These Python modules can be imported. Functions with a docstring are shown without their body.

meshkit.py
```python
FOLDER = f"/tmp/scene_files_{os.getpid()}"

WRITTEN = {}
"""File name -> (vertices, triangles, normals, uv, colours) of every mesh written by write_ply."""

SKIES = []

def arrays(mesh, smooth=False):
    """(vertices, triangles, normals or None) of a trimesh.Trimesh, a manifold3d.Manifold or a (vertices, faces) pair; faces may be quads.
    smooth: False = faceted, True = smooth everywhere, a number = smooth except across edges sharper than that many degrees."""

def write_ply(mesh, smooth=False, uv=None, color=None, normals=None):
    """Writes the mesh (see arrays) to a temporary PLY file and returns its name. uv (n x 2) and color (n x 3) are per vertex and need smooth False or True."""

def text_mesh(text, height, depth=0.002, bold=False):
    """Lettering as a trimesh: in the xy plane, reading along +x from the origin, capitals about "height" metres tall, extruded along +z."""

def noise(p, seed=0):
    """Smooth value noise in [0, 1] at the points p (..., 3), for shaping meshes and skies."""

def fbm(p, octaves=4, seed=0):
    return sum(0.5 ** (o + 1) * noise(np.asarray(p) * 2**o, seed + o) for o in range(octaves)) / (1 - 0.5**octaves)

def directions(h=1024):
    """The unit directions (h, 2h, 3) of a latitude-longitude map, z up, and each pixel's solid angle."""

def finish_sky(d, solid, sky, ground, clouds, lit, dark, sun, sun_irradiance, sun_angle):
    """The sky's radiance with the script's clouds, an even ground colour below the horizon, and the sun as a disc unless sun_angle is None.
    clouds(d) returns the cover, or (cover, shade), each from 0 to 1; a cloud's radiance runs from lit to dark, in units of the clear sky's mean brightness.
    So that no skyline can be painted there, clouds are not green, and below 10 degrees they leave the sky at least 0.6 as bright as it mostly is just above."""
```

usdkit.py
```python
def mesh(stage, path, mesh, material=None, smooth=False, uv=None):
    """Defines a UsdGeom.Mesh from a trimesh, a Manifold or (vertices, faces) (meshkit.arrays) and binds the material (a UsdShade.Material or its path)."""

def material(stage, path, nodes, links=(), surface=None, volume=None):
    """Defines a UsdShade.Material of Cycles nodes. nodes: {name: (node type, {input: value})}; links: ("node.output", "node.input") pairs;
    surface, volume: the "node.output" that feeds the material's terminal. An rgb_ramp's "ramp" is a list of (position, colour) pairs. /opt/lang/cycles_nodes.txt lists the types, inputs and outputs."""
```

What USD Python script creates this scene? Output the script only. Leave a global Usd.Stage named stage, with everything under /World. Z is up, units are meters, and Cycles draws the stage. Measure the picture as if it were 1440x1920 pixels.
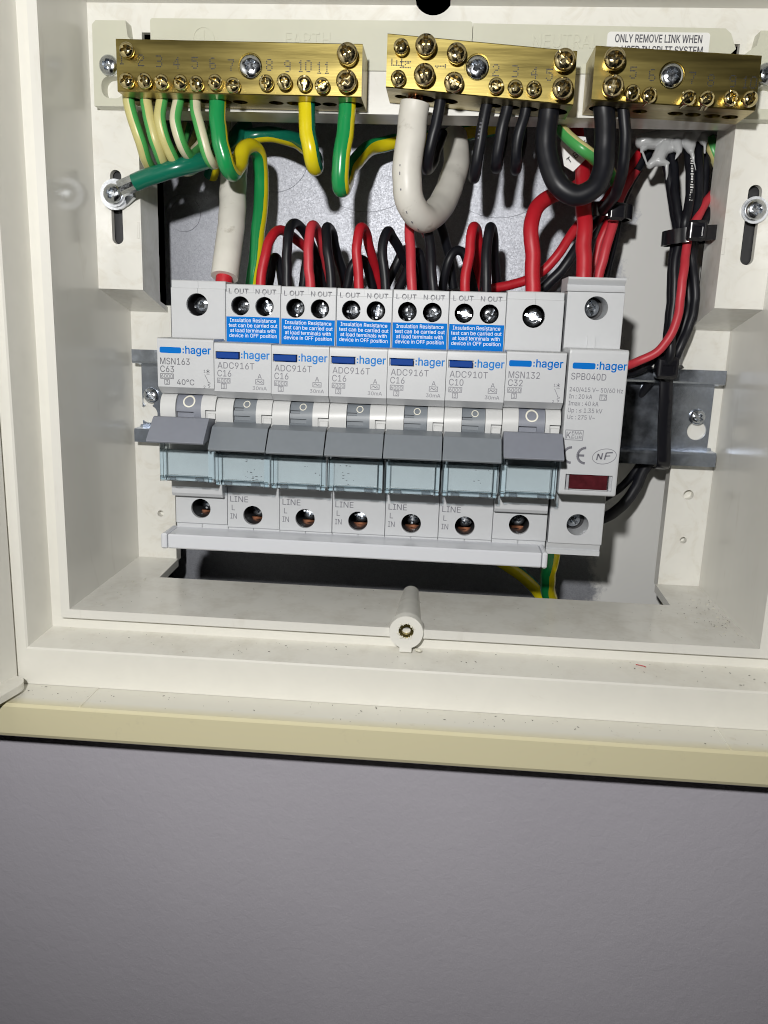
import math, random
import numpy as np, trimesh, usdkit, meshkit
import manifold3d as m3
from pxr import Usd, UsdGeom, UsdLux, UsdShade, Gf, Sdf
MM = 0.001
stage = Usd.Stage.CreateInMemory()
UsdGeom.Xform.Define(stage, '/World')
# ---------------------------------------------------------------- camera
CAM = (87.25, -306.42, 29.11)
cam = UsdGeom.Camera.Define(stage, '/World/camera')
R_, U_, W_ = (0.99675633, 0.07328767, 0.03325253), (-0.04855451, 0.21811732, 0.97471396), (-0.06418156, 0.97316687, -0.22096827)
cam.AddTransformOp().Set(Gf.Matrix4d(*R_, 0, *U_, 0, *[-x for x in W_], 0, *[x * MM for x in CAM], 1))
cam.CreateHorizontalApertureAttr(36.0); cam.CreateVerticalApertureAttr(48.0)
cam.CreateFocalLengthAttr(38.44); cam.CreateClippingRangeAttr(Gf.Vec2f(0.01, 20.0))
cam.CreateExposureAttr(0.0)
# ---------------------------------------------------------------- light: a separate torch above and behind the lens, and a dim room behind
lamp = UsdLux.SphereLight.Define(stage, '/World/torch')
lamp.CreateRadiusAttr(0.0065); lamp.CreateIntensityAttr(2700.0); lamp.CreateColorAttr(Gf.Vec3f(1.0, 0.985, 0.96))
lamp.AddTransformOp().Set(Gf.Matrix4d().SetLookAt(Gf.Vec3d(0.050, -0.370, 0.100), Gf.Vec3d(0.062, 0.0, 0.045), Gf.Vec3d(0, 0, 1)).GetInverse())
shp = UsdLux.ShapingAPI.Apply(lamp.GetPrim()); shp.CreateShapingConeAngleAttr(61.0); shp.CreateShapingConeSoftnessAttr(0.75)
room = UsdLux.RectLight.Define(stage, '/World/room_light')
room.CreateWidthAttr(1.6); room.CreateHeightAttr(1.2); room.CreateIntensityAttr(0.03); room.CreateColorAttr(Gf.Vec3f(0.92, 0.95, 1.0))
room.AddTransformOp().Set(Gf.Matrix4d().SetLookAt(Gf.Vec3d(0.5, -1.5, 1.0), Gf.Vec3d(0.08, 0, 0), Gf.Vec3d(0, 0, 1)).GetInverse())

# ---------------------------------------------------------------- materials
def mat(name, color, rough=0.4, metal=0.0, var=0.0, vscale=60, bump=0.0, bscale=400, spec=0.5, stretch=(1, 1, 1), color2=None, c2amt=(0.5, 0.7), c2scale=25, rvar=0.0, coat=0.0, dist=0.0, aniso=0.0, bdist=0.0004, dust=None):
    n = {'p': ('principled_bsdf', dict(base_color=color, roughness=rough, metallic=metal, specular_ior_level=spec, coat_weight=coat, anisotropic=aniso))}
    L = []
    if var or bump or color2 is not None or rvar:
        n['g'] = ('geometry', {}); n['m'] = ('mapping', dict(scale=stretch)); L.append(('g.position', 'm.vector'))
    src = None
    if var:
        n['n'] = ('noise_texture', dict(scale=vscale, detail=5, roughness=0.6, distortion=dist)); L.append(('m.vector', 'n.vector'))
        lo, hi = [c * (1 - var) for c in color], [min(1, c * (1 + var)) for c in color]
        n['r'] = ('rgb_ramp', dict(ramp=[(0.3, lo), (0.7, hi)])); L.append(('n.fac', 'r.fac')); src = 'r.color'
    if color2 is not None:
        n['n2'] = ('noise_texture', dict(scale=c2scale, detail=6, roughness=0.62, distortion=dist)); L.append(('m.vector', 'n2.vector'))
        n['r2'] = ('rgb_ramp', dict(ramp=[(c2amt[0], (0, 0, 0)), (c2amt[1], (1, 1, 1))])); L.append(('n2.fac', 'r2.fac'))
        n['x2'] = ('mix_color', dict(a=color, b=color2)); L.append(('r2.color', 'x2.fac'))
        if src: L.append((src, 'x2.a'))
        src = 'x2.result'
    if dust:
        n['gd'] = ('geometry', {}); n['sn'] = ('separate_xyz', {}); n['up'] = ('map_range', dict(from_min=.5, from_max=.95, to_min=0.0, to_max=1.0, clamp=True))
        n['nd'] = ('noise_texture', dict(scale=70, detail=8, roughness=.72)); n['rd'] = ('map_range', dict(from_min=.47, from_max=.75, to_min=0.0, to_max=dust, clamp=True)); n['md'] = ('math', dict(math_type='multiply')); n['xd'] = ('mix_color', dict(a=color, b=(0.34, 0.29, 0.21)))
        L += [('gd.normal', 'sn.vector'), ('sn.z', 'up.value'), ('gd.position', 'nd.vector'), ('nd.fac', 'rd.value'), ('up.result', 'md.value1'), ('rd.result', 'md.value2'), ('md.value', 'xd.fac')]
        if src: L.append((src, 'xd.a'))
        src = 'xd.result'
    if src: L.append((src, 'p.base_color'))
    if rvar:
        n['rn'] = ('noise_texture', dict(scale=vscale * 2, detail=4)); L.append(('m.vector', 'rn.vector'))
        n['rm'] = ('map_range', dict(from_min=0.3, from_max=0.7, to_min=max(0.02, rough - rvar), to_max=rough + rvar)); L += [('rn.fac', 'rm.value'), ('rm.result', 'p.roughness')]
    if bump:
        n['bn'] = ('noise_texture', dict(scale=bscale, detail=4, roughness=0.55)); L.append(('m.vector', 'bn.vector'))
        n['b'] = ('bump', dict(strength=bump, distance=bdist)); L += [('bn.fac', 'b.height'), ('b.normal', 'p.normal')]
    return usdkit.material(stage, '/World/Looks/' + name, n, L, 'p.BSDF')

M = {}
M['abs'] = mat('cream_white_plastic', (0.77, 0.76, 0.705), 0.30, var=0.02, vscale=45, color2=(0.60, 0.56, 0.47), c2amt=(0.62, 0.9), c2scale=55, dist=1.6, bump=0.04, bscale=900, rvar=0.08)
M['abs_side'] = mat('smooth_cream_plastic', (0.735, 0.725, 0.675), 0.20, var=0.02, vscale=30, stretch=(1, 1, .22), color2=(0.55, 0.52, 0.455), c2amt=(0.62, 0.95), c2scale=110, dist=1.0, bump=0.03, bscale=250, rvar=0.04, dust=.35)
M['abs_flow'] = mat('flow_marked_cream_plastic', (0.79, 0.78, 0.725), 0.26, var=0.02, vscale=60, color2=(0.68, 0.65, 0.57), c2amt=(0.50, 0.80), c2scale=75, dist=2.4, bump=0.05, bscale=120, rvar=0.1)
M['frame'] = mat('dusty_frame_plastic', (0.755, 0.742, 0.68), 0.36, dust=.3, var=0.02, vscale=70, color2=(0.55, 0.51, 0.42), c2amt=(0.66, 0.95), c2scale=90, dist=0.8, bump=0.05, bscale=1400, rvar=0.08)
M['carrier'] = mat('pale_green_grey_plastic', (0.60, 0.60, 0.49), 0.34, var=0.03, vscale=60, bump=0.03, bscale=900)
M['breaker'] = mat('light_grey_plastic', (0.505, 0.517, 0.532), 0.42, var=0.015, vscale=300, bump=0.035, bscale=3500, bdist=.0001)
M['spd'] = mat('pale_grey_plastic', (0.525, 0.537, 0.552), 0.40, var=0.015, vscale=300, bump=0.03, bscale=3500, bdist=.0001)
M['cheek'] = mat('white_grey_plastic', (0.56, 0.565, 0.56), 0.38, var=0.01, vscale=300)
M['lever'] = mat('mid_grey_plastic', (0.18, 0.20, 0.222), 0.45, var=0.03, vscale=400, bump=0.03, bscale=2500, bdist=.0001)
M['lever_blue'] = mat('bluish_grey_plastic', (0.20, 0.213, 0.252), 0.45, var=0.03, vscale=400, bump=0.03, bscale=2500, bdist=.0001)
M['ring'] = mat('cream_print', (0.74, 0.72, 0.62), 0.5)
M['ink'] = mat('grey_ink', (0.085, 0.085, 0.10), 0.5)
M['ink_light'] = mat('pale_grey_ink', (0.15, 0.15, 0.175), 0.5)
M['ink_white'] = mat('white_ink', (0.82, 0.84, 0.86), 0.5)
M['ink_black'] = mat('black_ink', (0.02, 0.02, 0.022), 0.5)
M['logo'] = mat('blue_ink', (0.002, 0.14, 0.50), 0.8, spec=.1)
M['logo_pale'] = mat('worn_blue_ink', (0.03, 0.20, 0.55), 0.8, spec=.1)
M['button'] = mat('dark_blue_plastic', (0.004, 0.045, 0.25), 0.6, spec=.15)
M['sticker'] = mat('blue_sticker', (0.002, 0.16, 0.56), 0.75, var=0.05, vscale=200, spec=.1)
M['label'] = mat('pale_blue_card', (0.41, 0.465, 0.49), 0.6, var=0.03, vscale=150, color2=(0.30, 0.35, 0.37), c2amt=(0.70, 0.76), c2scale=420)
M['paper'] = mat('white_paper', (0.80, 0.80, 0.78), 0.55)
M['zinc'] = mat('zinc_steel', (0.66, 0.69, 0.73), 0.20, 1.0, var=0.12, vscale=500, rvar=0.08)
M['rail'] = mat('reflection_tinted_steel', (0.54, 0.58, 0.64), 0.24, 1.0, var=0.10, vscale=90, color2=(0.40, 0.47, 0.62), c2amt=(0.35, 0.8), c2scale=14, rvar=0.04, bump=0.03, bscale=1200)  # bluish second colour paints a navy reflection into the steel
M['brass'] = mat('brushed_brass', (0.36, 0.285, 0.092), 0.31, 1.0, var=0.06, vscale=160, stretch=(.08, 1, 1), color2=(0.29, 0.245, 0.09), c2amt=(0.45, 0.8), c2scale=80, bump=0.06, bscale=1500, rvar=0.06, bdist=.0002)
M['brass_screw'] = mat('brass_screw_metal', (0.74, 0.63, 0.34), 0.17, 1.0, var=0.18, vscale=700, rvar=0.07)
M['bronze_screw'] = mat('dull_plated_screw_metal', (0.62, 0.52, 0.30), 0.20, 1.0, var=0.18, vscale=700, rvar=0.07)
M['zinc_dull'] = mat('tinned_steel', (0.55, 0.57, 0.60), 0.36, 1.0, var=0.1, vscale=500)
M['copper'] = mat('copper', (0.24, 0.10, 0.055), 0.3, 1.0)
M['dark'] = mat('cavity_shade_black', (0.02, 0.02, 0.022), 0.5)  # near-black colour standing in for shade inside slots and screw holes
M['black'] = mat('black_insulation', (0.007, 0.0075, 0.011), 0.42, var=0.2, vscale=200, bump=.03, bscale=800, spec=.38)
M['black_gloss'] = mat('black_nylon', (0.010, 0.010, 0.013), 0.20)
M['red'] = mat('red_insulation', (0.46, 0.010, 0.020), 0.46, var=0.06, vscale=200)
M['red_pale'] = mat('dusty_red_insulation', (0.52, 0.035, 0.050), 0.45, var=0.06, vscale=200)
M['white_sheath'] = mat('white_sheath', (0.68, 0.66, 0.60), 0.42, var=0.05, vscale=120, color2=(0.36, 0.33, 0.27), c2amt=(0.60, 0.80), c2scale=160, bump=0.05, bscale=700)
M['green'] = mat('green_insulation', (0.012, 0.27, 0.075), 0.24, coat=0.2)
M['green_dark'] = mat('dark_green_insulation', (0.006, 0.14, 0.085), 0.24, coat=0.2)
M['green_pale'] = mat('pale_green_insulation', (0.07, 0.36, 0.09), 0.34)
M['yellow'] = mat('yellow_insulation', (0.72, 0.60, 0.01), 0.26, coat=0.2)
M['yellow_pale'] = mat('pale_yellow_sleeving', (0.58, 0.53, 0.22), 0.36, var=.05, vscale=150)
M['cream'] = mat('cream_sleeving', (0.64, 0.60, 0.42), 0.36, var=.05, vscale=150)
M['sealant'] = mat('grey_sealant', (0.44, 0.45, 0.455), 0.25, var=0.05, vscale=120, bump=0.05, bscale=300)
M['debris'] = mat('dark_debris', (0.07, 0.06, 0.05), 0.7)
M['debris_pale'] = mat('pale_plastic_swarf', (0.72, 0.70, 0.60), 0.5)
M['red_window'] = mat('dark_red_indicator', (0.07, 0.011, 0.015), 0.2, var=0.3, vscale=400)
M['busbar'] = mat('white_plastic', (0.64, 0.655, 0.69), 0.30, bump=0.02, bscale=900)
M['trim'] = usdkit.material(stage, '/World/Looks/yellowed_plastic', {
    'g': ('geometry', {}), 's': ('separate_xyz', {}), 'n': ('noise_texture', dict(scale=60, detail=4)),
    'ma': ('math', dict(math_type='multiply_add', value2=0.0018)), 'mr': ('map_range', dict(from_min=-0.0748, from_max=-0.0700, to_min=1.0, to_max=0.0, clamp=True)),
    'dn': ('noise_texture', dict(scale=190, detail=6, roughness=.7)), 'dr': ('rgb_ramp', dict(ramp=[(0.60, (0, 0, 0)), (1.0, (1, 1, 1))])),
    'x': ('mix_color', dict(a=(0.73, 0.715, 0.64), b=(0.67, 0.62, 0.41))), 'x2': ('mix_color', dict(b=(0.52, 0.47, 0.34))),
    'bn': ('noise_texture', dict(scale=1500, detail=3)), 'b': ('bump', dict(strength=0.06, distance=.0003)),
    'p': ('principled_bsdf', dict(roughness=0.33))},
    [('g.position', 's.vector'), ('g.position', 'n.vector'), ('n.fac', 'ma.value1'), ('s.y', 'ma.value3'), ('ma.value', 'mr.value'), ('mr.result', 'x.fac'),
     ('g.position', 'dn.vector'), ('dn.fac', 'dr.fac'), ('dr.color', 'x2.fac'), ('x.result', 'x2.a'), ('x2.result', 'p.base_color'), ('g.position', 'bn.vector'), ('bn.fac', 'b.height'), ('b.normal', 'p.normal')], 'p.BSDF')
M['wall'] = usdkit.material(stage, '/World/Looks/lilac_grey_wall_paint', {
    'g': ('geometry', {}), 'n': ('noise_texture', dict(scale=260, detail=3, roughness=.5, distortion=.6)), 'n3': ('noise_texture', dict(scale=1100, detail=3)), 'mm': ('math', dict(math_type='multiply_add', value2=0.3)), 'b': ('bump', dict(strength=0.27, distance=.0006)),
    'n2': ('noise_texture', dict(scale=14, detail=4)), 'r': ('rgb_ramp', dict(ramp=[(.3, (0.452, 0.435, 0.482)), (.7, (0.486, 0.468, 0.515))])),
    'p': ('principled_bsdf', dict(roughness=0.5, specular_ior_level=0.35))},
    [('g.position', 'n.vector'), ('g.position', 'n3.vector'), ('n3.fac', 'mm.value1'), ('n.fac', 'mm.value3'), ('mm.value', 'b.height'), ('b.normal', 'p.normal'), ('g.position', 'n2.vector'), ('n2.fac', 'r.fac'), ('r.color', 'p.base_color')], 'p.BSDF')
M['plate'] = usdkit.material(stage, '/World/Looks/galvanised_plate', {
    'g': ('geometry', {}), 's': ('separate_xyz', {}), 'n': ('noise_texture', dict(scale=45, detail=6, roughness=.75)), 'ma': ('math', dict(math_type='multiply_add', value2=0.035)),
    'mr': ('map_range', dict(from_min=0.1695, from_max=0.1745, to_min=0.0, to_max=1.0, clamp=True)),
    'v': ('voronoi_texture', dict(scale=2400)), 'vr': ('rgb_ramp', dict(ramp=[(0, (0.32, 0.33, 0.365)), (1, (0.40, 0.412, 0.45))])), 'vm': ('map_range', dict(from_min=0, from_max=1, to_min=0.48, to_max=0.60)),
    'bn': ('noise_texture', dict(scale=900, detail=4)), 'b': ('bump', dict(strength=0.10, distance=.0003)),
    'a': ('principled_bsdf', dict(metallic=0.8)), 'c': ('principled_bsdf', dict(base_color=(0.68, 0.68, 0.66), roughness=0.45)), 'o': ('mix_closure', {}), 'sp': ('separate_color', {})},
    [('g.position', 's.vector'), ('g.position', 'n.vector'), ('n.fac', 'ma.value1'), ('s.x', 'ma.value3'), ('ma.value', 'mr.value'), ('mr.result', 'o.fac'), ('g.position', 'v.vector'), ('v.color', 'sp.color'), ('sp.r', 'vr.fac'), ('vr.color', 'a.base_color'), ('sp.g', 'vm.value'), ('vm.result', 'a.roughness'),
     ('g.position', 'bn.vector'), ('bn.fac', 'b.height'), ('b.normal', 'a.normal'), ('a.BSDF', 'o.closure1'), ('c.BSDF', 'o.closure2')], 'o.closure')
def clear(name, tint, ior=1.45, rough=0.08):
    return usdkit.material(stage, '/World/Looks/' + name, {'t': ('transparent_bsdf', dict(color=tint)), 'g': ('glossy_bsdf', dict(color=(1, 1, 1), roughness=rough)), 'f': ('fresnel', dict(IOR=ior)), 'x': ('mix_closure', {})},
                           [('f.fac', 'x.fac'), ('t.BSDF', 'x.closure1'), ('g.BSDF', 'x.closure2')], 'x.closure')
M['clear'] = clear('clear_blue_cover', (0.975, 0.988, 0.992))
M['clear_edge'] = clear('clear_blue_edge', (0.90, 0.948, 0.968), 1.42)
M['clear_plain'] = clear('clear_plain_clip', (0.86, 0.86, 0.87), 1.6, .15)

# ---------------------------------------------------------------- helpers (all shapes in millimetres)
_seen = {}
def numbered(path):
    k = _seen.get(path, 0); _seen[path] = k + 1
    return path if k == 0 else f'{path}_{k:03d}'
class Thing:
    def __init__(s, name, label, cat, o=(0, 0, 0), group=None, kind=None):
        s.o = np.array(o, float); s.path = numbered('/World/' + name)
        x = UsdGeom.Xform.Define(stage, s.path); x.AddTranslateOp().Set(Gf.Vec3d(*[float(v) * MM for v in o])); tagp(x.GetPrim(), label, cat, group, kind)
    def part(s, name, mesh, m, parent=None, smooth=30, label=None):
        p = numbered((parent or s.path) + '/' + name)
        v, f = vf(mesh)
        g = usdkit.mesh(stage, p, trimesh.Trimesh((v - s.o) * MM, f, process=False), M[m], smooth=smooth)
        if label: g.GetPrim().SetCustomDataByKey('label', label)
        return p
def tagp(pr, label, cat, group=None, kind=None):
    if label: pr.SetCustomDataByKey('label', label)
    if cat: pr.SetCustomDataByKey('category', cat)
    if group: pr.SetCustomDataByKey('group', group)
    if kind: pr.SetCustomDataByKey('kind', kind)
def single(name, mesh, m, label=None, cat=None, group=None, kind=None, smooth=30):
    p = numbered('/World/' + name); v, f = vf(mesh)
    g = usdkit.mesh(stage, p, trimesh.Trimesh(v * MM, f, process=False), M[m], smooth=smooth); tagp(g.GetPrim(), label, cat, group, kind); return p
def vf(mesh):
    if hasattr(mesh, 'to_mesh'):
        q = mesh.to_mesh(); return np.array(q.vert_properties[:, :3], float), np.array(q.tri_verts)
    return np.array(mesh.vertices, float), np.array(mesh.faces)
def tm(mesh): v, f = vf(mesh); return trimesh.Trimesh(v, f, process=False)
def cat(*ms): return trimesh.util.concatenate([tm(a) for a in ms])
def hull(p): return m3.Manifold.hull_points(np.array(p, float))
def box(x0, x1, y0, y1, z0, z1, ch=0.0):
    if ch <= 0: return m3.Manifold.cube((x1 - x0, y1 - y0, z1 - z0)).translate((x0, y0, z0))
    p = []
    for x, sx in ((x0, 1), (x1, -1)):
        for y, sy in ((y0, 1), (y1, -1)):
            for z, sz in ((z0, 1), (z1, -1)):
                c = ch
                p += [(x, y + sy * c, z + sz * c), (x + sx * c, y, z + sz * c), (x + sx * c, y + sy * c, z), (x + .35 * c * sx, y + .35 * c * sy, z + sz * c * .8), (x + .35 * c * sx, y + .8 * c * sy, z + .35 * sz * c)]
    return hull(p)
def prism(prof, x0, x1):                                           # profile in (y, z), swept along x
    c = m3.CrossSection([np.array(prof, float)], m3.FillRule.NonZero)
    return c.extrude(x1 - x0).transform(np.array([[0, 0, 1, x0], [1, 0, 0, 0], [0, 1, 0, 0]], float))
def ycyl(x, z, y0, y1, r0, r1=None, n=32):                          # cylinder along y
    return m3.Manifold.cylinder(y1 - y0, r0, r0 if r1 is None else r1, n).transform(np.array([[1, 0, 0, x], [0, 0, 1, y0], [0, -1, 0, z]], float))
def xcyl(y, z, x0, x1, r, n=32): return m3.Manifold.cylinder(x1 - x0, r, r, n).transform(np.array([[0, 0, 1, x0], [1, 0, 0, y], [0, 1, 0, z]], float))
def zcyl(x, y, z0, z1, r, n=24): return m3.Manifold.cylinder(z1 - z0, r, r, n).translate((x, y, z0))
def yextr(poly, y0, y1):                                            # polygon in (x, z), swept along y
    c = m3.CrossSection([np.array(poly, float)], m3.FillRule.NonZero)
    return c.extrude(y1 - y0).transform(np.array([[1, 0, 0, 0], [0, 0, -1, y1], [0, 1, 0, 0]], float))
def rrect(x0, x1, z0, z1, r, n=6):
    out = []
    for cx, cz, a in ((x1 - r, z0 + r, -90), (x1 - r, z1 - r, 0), (x0 + r, z1 - r, 90), (x0 + r, z0 + r, 180)):
        for k in range(n + 1):
            t = math.radians(a + 90 * k / n); out.append((cx + r * math.cos(t), cz + r * math.sin(t)))
    return out
_tx = {}
def text(s, x, z, h, y, w=None, bold=False, depth=0.03, rot=0, align='l', slope=0):   # lettering on a face that looks to -y
    k = (s, bold)
    if k not in _tx:
        t = meshkit.text_mesh(s, 10.0, 1.0, bold); v, f = vf(t); x0 = v[:, 0].min(); v[:, 0] -= x0; _tx[k] = (v, f, v[:, 0].max())
    v, f, W = _tx[k]; v = v.copy(); sx = (w / W) if w else h / 10
    if align == 'c': v[:, 0] -= W / 2
    q = np.stack([v[:, 0] * sx, -v[:, 2] * depth, v[:, 1] * h / 10], 1)
    if rot:
        c, s_ = math.cos(math.radians(rot)), math.sin(math.radians(rot)); q = np.stack([q[:, 0] * c - q[:, 2] * s_, q[:, 1], q[:, 0] * s_ + q[:, 2] * c], 1)
    q += (x, y, z)
    return trimesh.Trimesh(q, f, process=False)
def strip(x0, x1, z0, z1, y, d=0.03): return tm(box(x0, x1, y - d, y, z0, z1))
def outline(x0, x1, z0, z1, y, t=0.17): return cat(strip(x0, x1, z0, z0 + t, y), strip(x0, x1, z1 - t, z1, y), strip(x0, x0 + t, z0 + t, z1 - t, y), strip(x1 - t, x1, z0 + t, z1 - t, y))
def stroke(pts, y, t=0.14, d=0.03):
    out = []
    for (a, b), (c, e) in zip(pts[:-1], pts[1:]):
        L = math.hypot(c - a, e - b) or 1e-6; nx, nz = -(e - b) / L * t / 2, (c - a) / L * t / 2
        out.append(yextr([(a + nx, b + nz), (a - nx, b - nz), (c - nx, e - nz), (c + nx, e + nz)][::1], y - d, y))
    return cat(*out)
def arc(cx, cz, r, a0, a1, n=14, rz=None): return [(cx + r * math.cos(math.radians(a0 + (a1 - a0) * k / n)), cz + (rz or r) * math.sin(math.radians(a0 + (a1 - a0) * k / n))) for k in range(n + 1)]
DOT = {'0': '01110 10001 10001 10001 10001 10001 01110', '1': '00100 01100 00100 00100 00100 00100 01110', '2': '01110 10001 00001 00110 01000 10000 11111', '3': '11110 00001 00001 01110 00001 00001 11110', '4': '00010 00110 01010 10010 11111 00010 00010', '5': '11111 10000 11110 00001 00001 10001 01110', '6': '01110 10000 10000 11110 10001 10001 01110', '7': '11111 00001 00010 00010 00100 00100 00100', '8': '01110 10001 10001 01110 10001 10001 01110', '9': '01110 10001 10001 01111 00001 00001 01110', 'E': '11111 10000 10000 11110 10000 10000 11111', 'N': '10001 11001 11001 10101 10011 10011 10001'}
def dots(s, x, z, y, h=3.4, w=2.0, rot=0):
    out = []; n = len(s)
    for i, ch in enumerate(s):
        for r, row in enumerate(DOT[ch].split()):
            for c, b in enumerate(row):
                if b == '1':
                    dx, dz = (c - 2) * w / 5 + (i - (n - 1) / 2) * w * 1.15, (3 - r) * h / 7
                    if rot: dx, dz = -dz, dx
                    out.append(ycyl(x + dx, z + dz, y - .03, y + .02, .21, n=6))
    return cat(*out)
def spline(p, step=0.9):
    p = np.array(p, float); P = np.vstack([2 * p[0] - p[1], p, 2 * p[-1] - p[-2]]); out = []
    for i in range(1, len(P) - 2):
        a, b, c, d = P[i - 1:i + 3]
        t0 = 0; t1 = max(1e-6, np.linalg.norm(b - a)) ** .5; t2 = t1 + max(1e-6, np.linalg.norm(c - b)) ** .5; t3 = t2 + max(1e-6, np.linalg.norm(d - c)) ** .5
        n = max(2, int(np.linalg.norm(c - b) / step))
        for t in np.linspace(t1, t2, n, endpoint=False):
            A1 = (t1 - t) / (t1 - t0) * a + (t - t0) / (t1 - t0) * b; A2 = (t2 - t) / (t2 - t1) * b + (t - t1) / (t2 - t1) * c; A3 = (t3 - t) / (t3 - t2) * c + (t - t2) / (t3 - t2) * d
            B1 = (t2 - t) / (t2 - t0) * A1 + (t - t0) / (t2 - t0) * A2; B2 = (t3 - t) / (t3 - t1) * A2 + (t - t1) / (t3 - t1) * A3
            out.append((t2 - t) / (t2 - t1) * B1 + (t - t1) / (t2 - t1) * B2)
    out.append(p[-1]); q = np.array(out)
    for _ in range(3): q[1:-1] = .25 * q[:-2] + .5 * q[1:-1] + .25 * q[2:]
    return q
def frames(q):
    T = np.gradient(q, axis=0); T /= np.linalg.norm(T, axis=1)[:, None]
    N = [np.array([0, -1., 0])]; N[0] = N[0] - T[0] * (N[0] @ T[0]); N[0] /= np.linalg.norm(N[0])
    for i in range(1, len(q)):
        v = N[-1] - T[i] * (N[-1] @ T[i]); N.append(v / np.linalg.norm(v))
    N = np.array(N); return T, N, np.cross(T, N)
def wav(q):                                                         # hand-bent: a little uneven along the run
    if len(q) < 20: return q
    w_ = np.stack([meshkit.fbm(q * .075 + 13.7 * k, 3, k) - .5 for k in range(3)], 1); e = np.minimum(1, np.minimum(np.arange(len(q)), np.arange(len(q))[::-1]) / 8)[:, None]
    return q + w_ * e * 1.5
def tube(p, r, a0=0, a1=360, twist=0.0, sides=20, step=0.9, wob=0.0):
    q = wav(spline(p, step)); T, N, B = frames(q); full = a1 - a0 >= 360
    s = np.concatenate([[0], np.cumsum(np.linalg.norm(np.diff(q, axis=0), axis=1))])
    k = sides if full else max(9, int(2 * sides * (a1 - a0) / 360) + 1)
    ang = np.radians(np.linspace(a0, a1, k, endpoint=not full)); V = []
    for i in range(len(q)):
        t = ang + math.radians(twist) * s[i]
        rr = r * (1 + wob * (meshkit.noise(np.array([s[i] * .3, r, p[0][0]])) - .5))
        V.append(q[i] + rr * (np.cos(t)[:, None] * N[i] + np.sin(t)[:, None] * B[i]))
    V = np.vstack(V); F = []
    for i in range(len(q) - 1):
        for j in range(k if full else k - 1):
            a, b = i * k + j, i * k + (j + 1) % k
            F += [(a, b, b + k), (a, b + k, a + k)]
    if full:
        n = len(V); V = np.vstack([V, q[0], q[-1]]); e = (len(q) - 1) * k
        for j in range(k): F += [(n, (j + 1) % k, j), (n + 1, e + j, e + (j + 1) % k)]
    return trimesh.Trimesh(V, np.array(F), process=False)
def rev(prof, n=28):                                                # (r, h) profile, axis along -y (h grows towards the viewer), at the origin
    c = m3.CrossSection([np.array(prof, float)], m3.FillRule.NonZero).revolve(n)
    return c.transform(np.array([[1, 0, 0, 0], [0, 0, -1, 0], [0, 1, 0, 0]], float))
def screw_head(r, h, rot, slot=True, shank=0.0, rs=None, deep=.75):    # pan head, cross recess and a slot; head's seat at y = 0, looking to -y
    prof = [(0, 0), (r * .96, 0), (r, h * .25)] + [(r * math.cos(t) ** .75 if t < 1.57 else 0, h * .25 + h * .75 * math.sin(t)) for t in np.linspace(.2, 1.5, 7)] + [(0, h)]
    m = rev(prof, 30)
    cut = m3.Manifold()
    w = r * .21
    for a in (0, 90):
        L = r * (.95 if slot and a == 0 else .62)
        c = hull([(sx * L * k, y, sz * w * k2) for sx in (-1, 1) for sz in (-1, 1) for y, k, k2 in ((-h * 1.3, 1, 1.25), (-h * (1 - deep), .55, .55))])
        cut = cut + c.rotate((0, a, 0))
    if slot:
        cut = cut + m3.Manifold.cube((2.2 * r, h * .55, w * 1.2)).translate((-1.1 * r, -h * 1.15, -w * .6))
    m = (m - cut).rotate((0, rot, 0))
    if shank: m = m + ycyl(0, 0, -.02, shank, rs or r * .7, n=20)
    return m
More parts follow.
